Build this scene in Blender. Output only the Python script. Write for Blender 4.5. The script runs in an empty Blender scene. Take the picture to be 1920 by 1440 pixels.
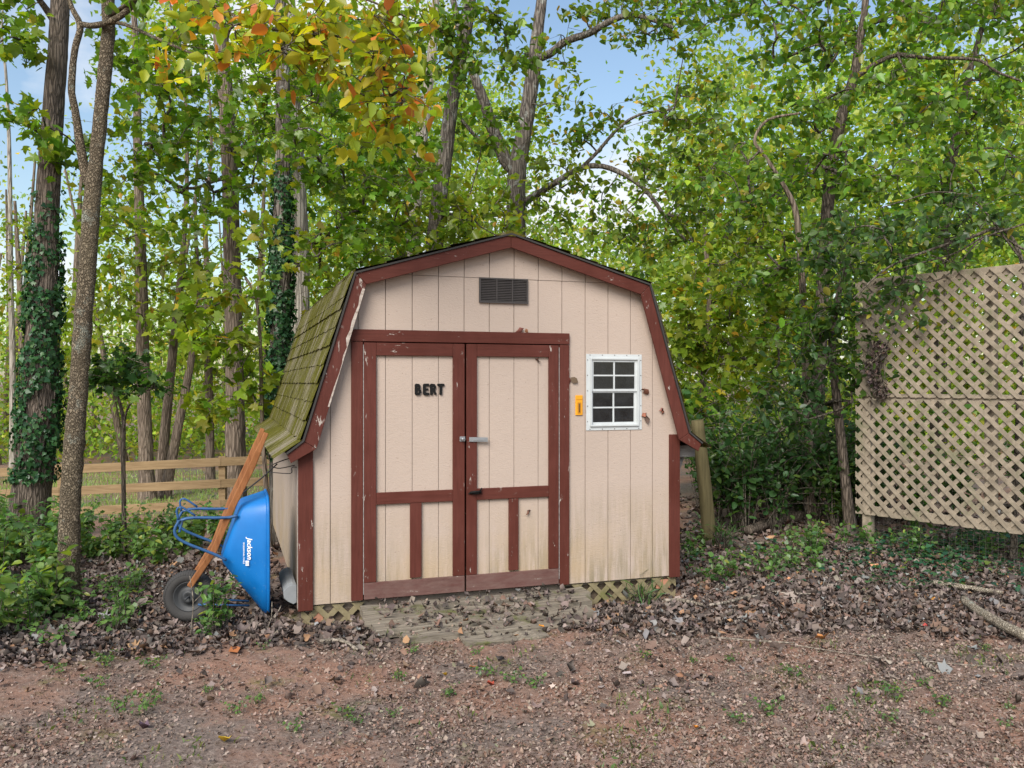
import bpy, bmesh, math, random
import numpy as np
from mathutils import Vector, Matrix

# ------------------------------------------------------------------ camera, sky, sun, exposure
R = math.radians
CAM_H = 1.76
FPX = 1586.0            # focal length in pixels of a 1920 wide frame
scene = bpy.context.scene
col = scene.collection
cd = bpy.data.cameras.new('camera'); cam = bpy.data.objects.new('camera', cd); col.objects.link(cam)
cam.location = (0, 0, CAM_H); cam.rotation_euler = (R(90), 0, 0)
cd.sensor_width = 36; cd.lens = FPX / 1920 * 36; cd.shift_y = -2.7 / 1920
cd.clip_start = .05; cd.clip_end = 2000
scene.camera = cam

SUN_EL, SUN_AZ = 40, 200      # azimuth clockwise from +Y: behind the camera, to its left
SKY_STRENGTH = .053
w = bpy.data.worlds.new('World'); scene.world = w; w.use_nodes = True
nt = w.node_tree; nt.nodes.clear()
sky = nt.nodes.new('ShaderNodeTexSky'); sky.sky_type = 'NISHITA'; sky.sun_disc = False
sky.sun_elevation = R(SUN_EL); sky.sun_rotation = R(SUN_AZ); sky.air_density = 1.3; sky.dust_density = 1.2; sky.ozone_density = 1.5
tc = nt.nodes.new('ShaderNodeTexCoord')
mp = nt.nodes.new('ShaderNodeMapping'); mp.inputs['Scale'].default_value = (1, 1, 1.7); mp.inputs['Location'].default_value = (.8, 4.1, 1.3)
nz = nt.nodes.new('ShaderNodeTexNoise'); nz.inputs['Scale'].default_value = 3.1; nz.inputs['Detail'].default_value = 7; nz.inputs['Roughness'].default_value = .55
rp = nt.nodes.new('ShaderNodeValToRGB'); rp.color_ramp.elements[0].position = .49; rp.color_ramp.elements[1].position = .63
mx = nt.nodes.new('ShaderNodeMix'); mx.data_type = 'RGBA'
mx.inputs[7].default_value = (5.4, 5.6, 5.95, 1)
bg = nt.nodes.new('ShaderNodeBackground'); bg.inputs['Strength'].default_value = SKY_STRENGTH
wo = nt.nodes.new('ShaderNodeOutputWorld')
nt.links.new(tc.outputs['Generated'], mp.inputs['Vector']); nt.links.new(mp.outputs[0], nz.inputs['Vector'])
nt.links.new(nz.outputs['Fac'], rp.inputs['Fac']); nt.links.new(rp.outputs['Color'], mx.inputs[0])
nt.links.new(sky.outputs[0], mx.inputs[6]); nt.links.new(mx.outputs[2], bg.inputs['Color'])
nt.links.new(bg.outputs[0], wo.inputs['Surface'])

sd = bpy.data.lights.new('sun', 'SUN'); sd.energy = 1.5; sd.angle = R(36); sd.color = (1, .95, .87)
sun = bpy.data.objects.new('sun', sd); col.objects.link(sun)
el, az = R(SUN_EL), R(SUN_AZ)
sdir = Vector((math.sin(az) * math.cos(el), math.cos(az) * math.cos(el), math.sin(el)))
sun.rotation_euler = sdir.to_track_quat('Z', 'Y').to_euler(); sun.location = sdir * 60

vs = scene.view_settings
vs.view_transform = 'Standard'; vs.look = 'None'; vs.gamma = 1; vs.exposure = 1.78; vs.use_curve_mapping = False
scene.cycles.max_bounces = 8; scene.cycles.diffuse_bounces = 6; scene.cycles.transmission_bounces = 5; scene.cycles.transparent_max_bounces = 8

rng = np.random.default_rng(11)
rnd = random.Random(5)

# ------------------------------------------------------------------ helpers
SHED_TH = .3264; SX, SY = -1.5279, 6.1344; FLOOR = .14      # the shed's turn, front corner and floor height
ST, CT = math.sin(SHED_TH), math.cos(SHED_TH)
def at(u, v, Y):
    """a point seen at pixel (u, v) of the 1920 wide photograph, standing Y metres away"""
    return np.array([(u - 960) / FPX * Y, Y, CAM_H - (v - 717.3) / FPX * Y])

def sstep(t):
    t = np.clip(t, 0, 1); return t * t * (3 - 2 * t)

_ph = np.random.default_rng(3).uniform(0, 6.28, (40, 2)); _dr = np.random.default_rng(4).uniform(0, 6.28, 40)
def wob(x, y, s, k0=0, n=8):
    """cheap smooth noise of wavelength s"""
    r = 0
    for k in range(k0, k0 + n):
        q = 6.283 / s * (0.6 + .1 * (k % 8)); a = _dr[k]
        r = r + np.sin(q * (x * math.cos(a) + y * math.sin(a)) + _ph[k, 0])
    return r / n
def terrain(x, y):
    x = np.asarray(x, float); y = np.asarray(y, float)
    left = sstep((-x - .5) / 4)
    z = -.62 * left * sstep((y - 6.5) / 7) - .30 * sstep((-x - 3) / 6) * sstep((y - 12) / 10)
    z = z - .06 * sstep((-x - 1.7) / .7) * sstep((y - 5.2) / 1)
    z = z + .09 * sstep((x - 2) / 2) * sstep((y - 7) / 2)
    lx = (x - SX) * CT + (y - SY) * ST; ly = -(x - SX) * ST + (y - SY) * CT
    z = z - .05 * sstep((lx - 1.9) / .3) * sstep((3.6 - lx) / .4) * sstep((ly + .7) / .6)
    z = z + 1.2 * sstep((y - 40) / 60)
    z = z + .02 * wob(x, y, 1.6) * sstep((9 - np.abs(y - 6)) / 3) + .10 * wob(x, y, 6, 8) * sstep((y - 9) / 5)
    return z
def ground(x, y): return float(terrain(x, y))

def tag(o, label=None, cat=None, group=None, kind=None):
    if label: o['label'] = label
    if cat: o['category'] = cat
    if group: o['group'] = group
    if kind: o['kind'] = kind
    return o
def empty(name, loc=(0, 0, 0), rz=0, label=None, cat=None, group=None):
    o = bpy.data.objects.new(name, None); col.objects.link(o); o.location = loc; o.rotation_euler = (0, 0, rz)
    o.empty_display_size = .1
    return tag(o, label, cat, group)
def link(name, me, mat=None, parent=None):
    o = bpy.data.objects.new(name, me); col.objects.link(o)
    if mat and not me.materials: me.materials.append(mat)
    if parent: o.parent = parent
    return o
def np_mesh(name, V, T, colors=None, smooth=False):
    """fast mesh from arrays; T is (n,3) or (n,4)"""
    V = np.asarray(V, np.float32); T = np.asarray(T, np.int32); k = T.shape[1]
    me = bpy.data.meshes.new(name)
    me.vertices.add(len(V)); me.vertices.foreach_set('co', V.ravel())
    me.loops.add(T.size); me.loops.foreach_set('vertex_index', T.ravel())
    me.polygons.add(len(T)); me.polygons.foreach_set('loop_start', np.arange(0, T.size, k, dtype=np.int32))
    me.polygons.foreach_set('loop_total', np.full(len(T), k, np.int32))
    if smooth: me.polygons.foreach_set('use_smooth', np.ones(len(T), bool))
    me.update(calc_edges=True)
    if colors is not None:
        a = me.color_attributes.new('Col', 'FLOAT_COLOR', 'POINT')
        c = np.ones((len(V), 4), np.float32); c[:, :3] = colors; a.data.foreach_set('color', c.ravel())
    return me
class MB:
    """collects boxes, prisms and tubes into one mesh"""
    def __init__(s): s.v = []; s.f = []; s.sm = []
    def poly(s, pts, faces, smooth=False):
        o = len(s.v); s.v += [tuple(p) for p in pts]; s.f += [tuple(i + o for i in f) for f in faces]; s.sm += [smooth] * len(faces); return s
    def box(s, x0, x1, y0, y1, z0, z1):
        return s.poly([(x0, y0, z0), (x1, y0, z0), (x1, y1, z0), (x0, y1, z0), (x0, y0, z1), (x1, y0, z1), (x1, y1, z1), (x0, y1, z1)],
                      [(0, 3, 2, 1), (4, 5, 6, 7), (0, 1, 5, 4), (1, 2, 6, 5), (2, 3, 7, 6), (3, 0, 4, 7)])
    def prism(s, pts, y0, y1):
        """polygon in x,z (counter-clockwise seen from -y) extruded from y0 to y1"""
        n = len(pts)
        return s.poly([(x, y0, z) for x, z in pts] + [(x, y1, z) for x, z in pts],
                      [tuple(range(n)), tuple(range(2 * n - 1, n - 1, -1))] + [(i, i + n, (i + 1) % n + n, (i + 1) % n) for i in range(n)])
    def tube(s, pts, r, n=8, cap=True):
        V, Q = tube(pts, r, n)
        f = [tuple(q) for q in Q]
        k = len(V) // n
        if cap: f += [tuple(range(n - 1, -1, -1)), tuple(range((k - 1) * n, k * n))]
        s.poly(V, f, True)
        return s
    def build(s, name, mat=None, parent=None, bevel=0):
        me = bpy.data.meshes.new(name); me.from_pydata(s.v, [], s.f); me.validate()
        me.polygons.foreach_set('use_smooth', s.sm[:len(me.polygons)]) if len(s.sm) == len(me.polygons) else None
        o = link(name, me, mat, parent)
        if bevel:
            m = o.modifiers.new('bevel', 'BEVEL'); m.width = bevel; m.segments = 2; m.limit_method = 'ANGLE'
        return o
def smooth_line(P, per=6):
    """Catmull-Rom through the rows of P"""
    P = np.asarray(P, float); n = len(P)
    if n < 3: return P
    E = np.vstack([2 * P[0] - P[1], P, 2 * P[-1] - P[-2]]); out = []
    for i in range(n - 1):
        a, b, c, d = E[i:i + 4]
        for t in np.linspace(0, 1, per, endpoint=False):
            out.append(.5 * ((2 * b) + (c - a) * t + (2 * a - 5 * b + 4 * c - d) * t * t + (3 * b - a - 3 * c + d) * t ** 3))
    out.append(P[-1]); return np.array(out)
def tube(P, r, n=8, rough=0, seed=0):
    P = np.asarray(P, float); k = len(P); r = np.broadcast_to(np.asarray(r, float), (k,))
    t = np.gradient(P, axis=0); t /= np.linalg.norm(t, axis=1, keepdims=True) + 1e-9
    ref = np.tile(np.array([.93, .31, .2]), (k, 1)); bad = np.abs((t * ref).sum(1)) > .93; ref[bad] = (0, .1, 1)
    a = np.cross(t, ref); a /= np.linalg.norm(a, axis=1, keepdims=True) + 1e-9
    b = np.cross(t, a); th = np.arange(n) * 2 * math.pi / n
    rr = r[:, None] * np.ones((1, n))
    if rough:
        g = np.random.default_rng(seed)
        lobes = g.normal(0, 1, n); lobes = lobes * .6 + .4 * np.roll(lobes, 1)
        rr = rr * (1 + rough * (lobes[None, :] * .6 + g.normal(0, .5, (k, n))))
    V = P[:, None, :] + rr[..., None] * (np.cos(th)[None, :, None] * a[:, None, :] + np.sin(th)[None, :, None] * b[:, None, :])
    i = np.arange(k - 1)[:, None] * n; j = np.arange(n)[None, :]; j2 = (j + 1) % n
    Q = np.stack([i + j, i + j2, i + n + j2, i + n + j], -1).reshape(-1, 4)
    return V.reshape(-1, 3), Q
class TubeSet:
    def __init__(s): s.V = []; s.Q = []; s.o = 0
    def add(s, P, r, n=6, rough=0, seed=0):
        V, Q = tube(P, r, n, rough, seed); s.V.append(V); s.Q.append(Q + s.o); s.o += len(V)
    def mesh(s, name): return np_mesh(name, np.vstack(s.V), np.vstack(s.Q), smooth=True)

# leaf templates: (verts, tris); y runs from stalk to tip, unit length
def _mirror(pts): return pts
LEAF = {
 'kite': (np.array([(0, 0, 0), (.33, .42, .07), (0, 1, -.06), (-.33, .42, .07)]), np.array([(0, 1, 2), (0, 2, 3)])),
 'oval': (np.array([(0, 0, 0), (.19, .13, .05), (.31, .40, .08), (.23, .74, .04), (0, 1, -.08), (-.23, .74, .04), (-.31, .40, .08), (-.19, .13, .05)]), np.array([(0, 1, 2), (0, 2, 3), (0, 3, 4), (0, 4, 5), (0, 5, 6), (0, 6, 7)])),
 'maple': (np.array([(0, .38, .0), (0, 0, 0), (.22, .10, .04), (.44, .12, .0), (.32, .34, .06), (.55, .56, -.02), (.24, .60, .05), (.2, .74, .03), (0, 1, -.07),
                     (-.2, .74, .03), (-.24, .60, .05), (-.55, .56, -.02), (-.32, .34, .06), (-.44, .12, 0), (-.22, .10, .04)]),
           np.array([(0, i, i % 14 + 1) for i in range(1, 15)])),
 'curl': (np.array([(0, 0, .14), (.26, .25, .34), (.34, .6, .24), (.05, 1, .36), (-.3, .62, .10), (-.22, .22, .3), (.02, .5, -.04)]),
          np.array([(0, 1, 6), (1, 2, 6), (2, 3, 6), (3, 4, 6), (4, 5, 6), (5, 0, 6)])),
 'litter': (np.array([(0, .45, .02), (.02, 0, .12), (.3, .08, .22), (.22, .3, .05), (.52, .5, .24), (.2, .62, .06), (.05, 1, .2), (-.24, .66, .04), (-.5, .56, .2), (-.25, .3, .06), (-.34, .06, .16)]), np.array([(0, i, i % 10 + 1) for i in range(1, 11)])),
 'ivy': (np.array([(0, .1, 0), (.25, 0, .03), (.5, .35, 0), (.25, .55, .04), (0, 1, -.05), (-.25, .55, .04), (-.5, .35, 0), (-.25, 0, .03)]),
         np.array([(0, 1, 2), (0, 2, 3), (0, 3, 4), (0, 4, 5), (0, 5, 6), (0, 6, 7)])),
 'blade': (np.array([(-.04, 0, 0), (.04, 0, 0), (.03, .6, .05), (0, 1, -.15), (-.03, .6, .05)]), np.array([(0, 1, 2), (0, 2, 4), (4, 2, 3)])),
}
def rotm(yaw, pitch, roll):
    cy, sy, cp, sp, cr, sr = np.cos(yaw), np.sin(yaw), np.cos(pitch), np.sin(pitch), np.cos(roll), np.sin(roll)
    yv = np.stack([sy * cp, cy * cp, sp], -1)                # leaf axis
    xv = np.stack([cy, -sy, 0 * cy], -1)
    zv = np.cross(xv, yv)
    x2 = xv * cr[:, None] + zv * sr[:, None]; z2 = np.cross(x2, yv)
    return np.stack([x2, yv, z2], -1)                        # columns
def leaves(P, size, shape, palette, g, pitch=(-20, 35), roll=45, jit=.2, yaw=None, tint=None, M=None, wig=.03, asp=.15, cj=.07):
    """returns verts, tris, colours of one leaf per row of P"""
    n = len(P); tv, tt = LEAF[shape]
    if M is None:
        yaw = g.uniform(0, 6.283, n) if yaw is None else yaw
        M = rotm(yaw, np.radians(g.normal(pitch[0], pitch[1], n)), np.radians(g.normal(0, roll, n)))
    s = size * g.uniform(.6, 1.25, n)
    L_ = tv[None] * np.stack([1 + g.normal(0, asp, n), np.ones(n), 1 + g.normal(0, .5, n)], -1)[:, None, :] + g.normal(0, wig, (n, len(tv), 3)) * np.array([1, 1, .7])
    V = np.einsum('nij,nmj->nmi', M, L_) * s[:, None, None] + P[:, None, :]
    T = tt[None] + (np.arange(n) * len(tv))[:, None, None]
    cols = np.array([c for c, _ in palette]); wt = np.array([q for _, q in palette], float)
    C = cols[g.choice(len(cols), n, p=wt / wt.sum())] * np.clip(g.normal(1, jit, (n, 1)), .45, 1.7) * np.clip(g.normal(1, cj, (n, 3)), .7, 1.3)
    if tint is not None: C = C * tint
    return V.reshape(-1, 3), T.reshape(-1, 3), np.repeat(C, len(tv), 0)
class LeafSet:
    def __init__(s): s.V = []; s.T = []; s.C = []; s.o = 0
    def add(s, V, T, C): s.V.append(V); s.T.append(T + s.o); s.C.append(C); s.o += len(V)
    def mesh(s, name): return np_mesh(name, np.vstack(s.V), np.vstack(s.T), np.clip(np.vstack(s.C), 0, 1))

# ------------------------------------------------------------------ materials
class NT:
    def __init__(s, name):
        s.m = bpy.data.materials.new(name); s.m.use_nodes = True; s.t = s.m.node_tree; s.t.nodes.clear()
        s.out = s.n('OutputMaterial')
    def n(s, typ, **kw):
        o = s.t.nodes.new('ShaderNode' + typ)
        for k, v in kw.items():
            if hasattr(o, k) and k not in o.inputs: setattr(o, k, v)
            else: o.inputs[k].default_value = v
        return o
    def l(s, a, b): s.t.links.new(a, b); return b.node
    def pos(s, scale=(1, 1, 1), rz=0, loc=(0, 0, 0), obj=False):
        m = s.n('Mapping'); m.inputs['Scale'].default_value = scale
        if obj: src = s.n('TexCoord').outputs['Object']
        else: src = s.n('NewGeometry').outputs['Position']
        if rz:
            m0 = s.n('Mapping'); m0.inputs['Rotation'].default_value = (0, 0, rz); m0.inputs['Location'].default_value = (0, 0, 0)
            s.l(src, m0.inputs[0]); src = m0.outputs[0]
        m.inputs['Location'].default_value = loc
        s.l(src, m.inputs[0]); return m.outputs[0]
    def noise(s, vec, scale, detail=4, rough=.55, dist=0):
        o = s.n('TexNoise'); o.inputs['Scale'].default_value = scale; o.inputs['Detail'].default_value = detail; o.inputs['Roughness'].default_value = rough
        o.inputs['Distortion'].default_value = dist
        s.l(vec, o.inputs['Vector']); return o.outputs['Fac']
    def ramp(s, fac, stops):
        o = s.n('ValToRGB'); e = o.color_ramp.elements
        while len(e) < len(stops): e.new(.5)
        for i, (p, c) in enumerate(stops):
            e[i].position = p; e[i].color = (c, c, c, 1) if isinstance(c, (int, float)) else (*c, 1)
        s.l(fac, o.inputs[0]); return o.outputs[0]
    def mix(s, fac, a, b, blend='MIX'):
        o = s.n('Mix'); o.data_type = 'RGBA'; o.blend_type = blend
        for k, v in ((0, fac), (6, a), (7, b)):
            if isinstance(v, bpy.types.NodeSocket): s.l(v, o.inputs[k])
            elif isinstance(v, (int, float)): o.inputs[k].default_value = v if k == 0 else (v, v, v, 1)
            else: o.inputs[k].default_value = (*v, 1)
        return o.outputs[2]
    def bump(s, h, strength=.5, dist=.01, prev=None):
        o = s.n('Bump'); o.inputs['Strength'].default_value = strength; o.inputs['Distance'].default_value = dist
        s.l(h, o.inputs['Height'])
        if prev is not None: s.l(prev, o.inputs['Normal'])
        return o.outputs[0]
    def principled(s, color, rough=.8, normal=None, spec=.3, metal=0):
        p = s.n('BsdfPrincipled'); p.inputs['Roughness'].default_value = rough if not isinstance(rough, bpy.types.NodeSocket) else .5
        if isinstance(rough, bpy.types.NodeSocket): s.l(rough, p.inputs['Roughness'])
        p.inputs['Specular IOR Level'].default_value = spec; p.inputs['Metallic'].default_value = metal
        if isinstance(color, bpy.types.NodeSocket): s.l(color, p.inputs['Base Color'])
        else: p.inputs['Base Color'].default_value = (*color, 1)
        if normal is not None: s.l(normal, p.inputs['Normal'])
        s.l(p.outputs[0], s.out.inputs['Surface']); return s.m
SHED_TH = .3264
def m_leaf(name, trans=.42, gloss=.06):
    t = NT(name); a = t.n('Attribute'); a.attribute_name = 'Col'
    d = t.n('BsdfDiffuse'); tr = t.n('BsdfTranslucent'); gl = t.n('BsdfGlossy'); gl.inputs['Roughness'].default_value = .38
    t.l(a.outputs['Color'], d.inputs[0])
    t.l(t.mix(1.0, a.outputs['Color'], (1.35, 1.45, .6), 'MULTIPLY'), tr.inputs[0])
    m1 = t.n('MixShader'); m1.inputs[0].default_value = trans; t.l(d.outputs[0], m1.inputs[1]); t.l(tr.outputs[0], m1.inputs[2])
    m2 = t.n('MixShader'); m2.inputs[0].default_value = gloss; t.l(m1.outputs[0], m2.inputs[1]); t.l(gl.outputs[0], m2.inputs[2])
    t.l(m2.outputs[0], t.out.inputs[0]); return t.m
def m_litter(name):
    t = NT(name); a = t.n('Attribute'); a.attribute_name = 'Col'; return t.principled(a.outputs['Color'], .75, spec=.25)
def m_bark(name, c1, c2, zs=.22, scale=26, lichen=None, strength=.9):
    t = NT(name); p = t.pos((1, 1, zs)); n1 = t.noise(p, scale, 6, .68, .9)
    v = t.n('TexVoronoi'); v.feature = 'DISTANCE_TO_EDGE'; v.inputs['Scale'].default_value = scale * .75; v.inputs['Randomness'].default_value = 1
    wv = t.n('VectorMath'); wv.operation = 'ADD'; wn_ = t.n('TexNoise'); wn_.inputs['Scale'].default_value = scale * .5; t.l(p, wn_.inputs['Vector'])
    ws = t.n('VectorMath'); ws.operation = 'SCALE'; ws.inputs['Scale'].default_value = .05; t.l(wn_.outputs['Color'], ws.inputs[0]); t.l(p, wv.inputs[0]); t.l(ws.outputs[0], wv.inputs[1]); t.l(wv.outputs[0], v.inputs['Vector'])
    crack = t.ramp(v.outputs['Distance'], [(.0, 0), (.22, 1)])
    h = t.mix(.55, n1, crack)
    c = t.mix(t.ramp(h, [(.25, 0), (.8, 1)]), c1, c2)
    big = t.noise(t.pos(), 1.7, 3)
    c = t.mix(t.ramp(big, [(.4, 0), (.7, .5)]), c, (c2[0] * .8, c2[1] * .82, c2[2] * .75))
    if lichen:
        c = t.mix(t.ramp(t.noise(t.pos(loc=(3, 1, 0)), 6, 6, .7), [(.56, 0), (.66, .8)]), c, lichen)
    return t.principled(c, .9, t.bump(h, strength, .025), .12)
def m_wood(name, c1, c2, axis_scale=(2, 30, 30), rz=0, rough=.8, moss=None, obj=True):
    t = NT(name); p = t.pos(axis_scale, rz, obj=obj); n = t.noise(p, 1.0, 6, .65, .8)
    c = t.mix(t.ramp(n, [(.3, 0), (.7, 1)]), c1, c2)
    if moss: c = t.mix(t.ramp(t.noise(t.pos(), 4, 5), [(.57, 0), (.67, .8)]), c, moss)
    return t.principled(c, rough, t.bump(n, .7, .009), .15)
def m_paint(name, base, horiz=False, peel=.62, fade=.0, peelcol=(.52, .47, .42)):
    t = NT(name); p = t.pos((5, 5, 60) if horiz else (60, 60, 5), -SHED_TH)
    n = t.noise(p, 1.0, 5, .6); n2 = t.noise(t.pos(), 2.6, 5, .6); n3 = t.noise(t.pos((30, 30, 9) if not horiz else (9, 9, 30), -SHED_TH), 1, 6, .7)
    c = t.mix(t.ramp(n2, [(.3, 0), (.75, 1)]), base, (base[0] * 1.35 + .01, base[1] * 1.35 + .008, base[2] * 1.4 + .008))
    c = t.mix(t.ramp(n, [(.35, .35), (.6, 0)]), c, (base[0] * .6, base[1] * .6, base[2] * .6))
    if fade: c = t.mix(t.ramp(n3, [(.3, 0), (.7, fade)]), c, (.17, .11, .095))
    big = t.noise(t.pos(loc=(5, 2, 1)), 3.3, 3)
    msk = t.mix(1, t.ramp(n3, [(peel, 0), (peel + .03, 1)]), t.ramp(big, [(.44, 0), (.56, 1)]), 'MULTIPLY')
    c = t.mix(msk, c, t.mix(n, peelcol, (.28, .24, .21)))
    return t.principled(c, .62, t.bump(t.mix(msk, n, .2), .35, .004), .18)
def m_siding(name, base):
    t = NT(name)
    n = t.noise(t.pos((22, 22, 55), -SHED_TH), 1.0, 6, .62, 1.6); n2 = t.noise(t.pos(), 1.3, 4); n4 = t.noise(t.pos((26, 26, 2.2), -SHED_TH), 1, 5, .65)
    c = t.mix(t.ramp(n2, [(.3, 0), (.7, 1)]), base, (base[0] * .93, base[1] * .93, base[2] * .93))
    c = t.mix(t.ramp(n, [(.2, .3), (.45, 0)]), c, (base[0] * .78, base[1] * .70, base[2] * .68))
    # rain-splash and algae stains near the foot of the wall
    z = t.n('SeparateXYZ'); t.l(t.n('NewGeometry').outputs['Position'], z.inputs[0])
    low = t.n('MapRange'); low.inputs[1].default_value = .95; low.inputs[2].default_value = .1; low.inputs[3].default_value = 0; low.inputs[4].default_value = 1
    t.l(z.outputs['Z'], low.inputs[0])
    st = t.mix(1, t.ramp(n4, [(.38, 0), (.60, 1)]), low.outputs[0], 'MULTIPLY')
    st = t.mix(1, st, t.ramp(t.noise(t.pos(loc=(2.4, 0, 0)), 1.6, 2), [(.35, .2), (.6, 1)]), 'MULTIPLY')
    c = t.mix(st, c, (base[0] * .55, base[1] * .56, base[2] * .43))
    ye = t.mix(1, t.ramp(t.noise(t.pos(loc=(7, 1, 2)), 2.0, 4), [(.42, 0), (.7, .8)]), low.outputs[0], 'MULTIPLY')
    c = t.mix(ye, c, (base[0] * .92, base[1] * .82, base[2] * .55))
    sp = t.ramp(t.noise(t.pos(), 60, 2), [(.70, 0), (.74, .5)])
    c = t.mix(sp, c, (.2, .13, .10))
    return t.principled(c, .7, t.bump(n, .6, .005), .2)

M = {}
M['leaf'] = m_leaf('green_leaf', .48, .028); M['leaf_far'] = m_leaf('far_leaf', .5, .02); M['ivy'] = m_leaf('ivy_leaf', .22, .03); M['litter'] = m_litter('dry_leaf')
M['bark_dark'] = m_bark('furrowed_bark', (.045, .036, .03), (.175, .14, .115), .16, 42)
M['bark_dog'] = m_bark('dogwood_bark', (.09, .072, .05), (.26, .21, .15), .6, 75, (.30, .32, .27), 1.0)
M['bark_oak'] = m_bark('oak_bark', (.055, .046, .04), (.19, .162, .14), .14, 26, (.33, .34, .31))
M['bark_pale'] = m_bark('pale_bark', (.16, .14, .12), (.42, .38, .33), .10, 24)
M['bark_brown'] = m_bark('brown_bark', (.085, .064, .049), (.235, .185, .145), .12, 28)
M['twig'] = m_bark('twig_bark', (.05, .042, .035), (.16, .135, .11), .6, 30)
M['dry_twig'] = m_bark('dry_twig_bark', (.13, .11, .09), (.34, .29, .24), .6, 30)
M['lichen_stick'] = m_bark('lichened_stick', (.20, .16, .12), (.46, .40, .32), .8, 70, (.42, .46, .40))
M['siding'] = m_siding('beige_siding', (.45, .362, .305))
M['red'] = m_paint('red_paint', (.080, .0205, .0135), False, .635)
M['red_h'] = m_paint('red_paint_horizontal', (.080, .0205, .0135), True, .635)
M['red_peel'] = m_paint('peeling_red_paint', (.080, .0215, .015), False, .57)
M['red_faded'] = m_paint('faded_red_paint', (.095, .04, .034), True, .66, .75)
M['raw_edge'] = m_wood('weathered_edge', (.25, .2, .17), (.52, .46, .41), (3, 30, 30), SHED_TH, obj=False)
M['plank'] = m_wood('weathered_plank', (.075, .062, .048), (.31, .27, .215), (2.2, 46, 46), -SHED_TH, .9, (.09, .105, .022), obj=False)
M['fence'] = m_wood('fence_wood', (.19, .125, .065), (.32, .225, .125), (2, 20, 24))
M['post'] = m_wood('treated_post', (.075, .062, .030), (.15, .125, .062), (26, 26, 1.6))
M['lattice'] = m_wood('lattice_wood', (.175, .145, .108), (.34, .283, .216), (9, 9, 9), 0, .85, (.17, .165, .10), obj=False)
M['skirt'] = m_wood('skirt_lattice_wood', (.15, .125, .07), (.28, .235, .14), (8, 8, 8), 0, .85, (.13, .14, .04), obj=False)
M['handle'] = m_wood('handle_wood', (.20, .075, .030), (.34, .15, .062), (26, 26, 2.5))
def simple(name, c, rough=.5, spec=.4, metal=0, var=.12, scale=9):
    t = NT(name); n = t.noise(t.pos(obj=True), scale, 5, .6)
    return t.principled(t.mix(t.ramp(n, [(.3, 0), (.7, 1)]), tuple(k * (1 - var) for k in c), tuple(min(1, k * (1 + var)) for k in c)), rough, t.bump(n, .1, .002), spec, metal)
def m_blue():
    t = NT('blue_tray'); n = t.noise(t.pos(obj=True), 6, 4); sp = t.noise(t.pos(obj=True), 34, 3, .6)
    low = t.n('SeparateXYZ'); t.l(t.n('TexCoord').outputs['Object'], low.inputs[0])
    mr = t.n('MapRange'); mr.inputs[1].default_value = .45; mr.inputs[2].default_value = .0; t.l(low.outputs['Z'], mr.inputs[0])
    c = t.mix(t.ramp(n, [(.3, 0), (.7, 1)]), (.003, .125, .40), (.004, .15, .46))
    c = t.mix(t.mix(1, t.ramp(sp, [(.63, 0), (.70, .5)]), mr.outputs[0], 'MULTIPLY'), c, (.12, .25, .40))
    return t.principled(c, t.ramp(n, [(.3, .38), (.7, .55)]), spec=.4)
M['blue'] = m_blue()
M['blue_tube'] = simple('blue_frame', (.025, .085, .21), .45)
M['rubber'] = simple('tyre_rubber', (.045, .043, .042), .8, .3)
M['rim'] = simple('wheel_rim', (.035, .037, .04), .55)
M['white_frame'] = simple('white_aluminium', (.50, .525, .53), .45, var=.06)
M['vent'] = simple('grey_brown_vent', (.055, .048, .046), .6)
M['vent_back'] = simple('vent_screen', (.02, .018, .018), .9)
M['black'] = simple('black_iron', (.010, .010, .010), .7, .15)
M['steel'] = simple('galvanised_steel', (.36, .37, .38), .42, .5, .7)
M['grey_box'] = simple('grey_plastic', (.22, .235, .25), .7)
M['yellow'] = simple('orange_yellow_plastic', (.72, .32, .015), .5)
M['yellow_dark'] = simple('ochre_plastic', (.42, .17, .01), .5)
M['white'] = simple('white_print', (.78, .78, .77), .6, var=.04)
M['grey_board'] = m_wood('grey_board', (.10, .095, .095), (.24, .23, .225), (4, 30, 30))
M['wire'] = simple('rusty_wire', (.10, .085, .075), .6, .3, .3)
M['dark_wire'] = simple('dark_iron_wire', (.03, .028, .027), .6)
M['caulk'] = simple('white_caulk', (.36, .35, .335), .8, var=.4, scale=40)
M['block'] = simple('concrete_block', (.28, .25, .22), .9)
M['brick'] = simple('orange_brick', (.40, .19, .12), .9)
M['wall_in'] = simple('bare_plywood', (.27, .215, .17), .85)
M['skid'] = m_wood('rotting_board', (.06, .045, .032), (.16, .12, .085), (3, 30, 30))
def m_glass():
    t = NT('dirty_glass'); f = t.n('Fresnel'); f.inputs[0].default_value = 1.5
    tr = t.n('BsdfTransparent'); tr.inputs[0].default_value = (.62, .65, .64, 1)
    g = t.n('BsdfGlossy'); g.inputs['Roughness'].default_value = .06
    d = t.n('BsdfDiffuse'); d.inputs[0].default_value = (.07, .075, .08, 1)
    m0 = t.n('MixShader'); t.l(t.ramp(t.noise(t.pos(), 9, 5, .7), [(.35, .10), (.75, .38)]), m0.inputs[0]); t.l(tr.outputs[0], m0.inputs[1]); t.l(d.outputs[0], m0.inputs[2])
    m1 = t.n('MixShader'); t.l(f.outputs[0], m1.inputs[0]); t.l(m0.outputs[0], m1.inputs[1]); t.l(g.outputs[0], m1.inputs[2])
    t.l(m1.outputs[0], t.out.inputs[0]); return t.m
M['glass'] = m_glass()
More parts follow.
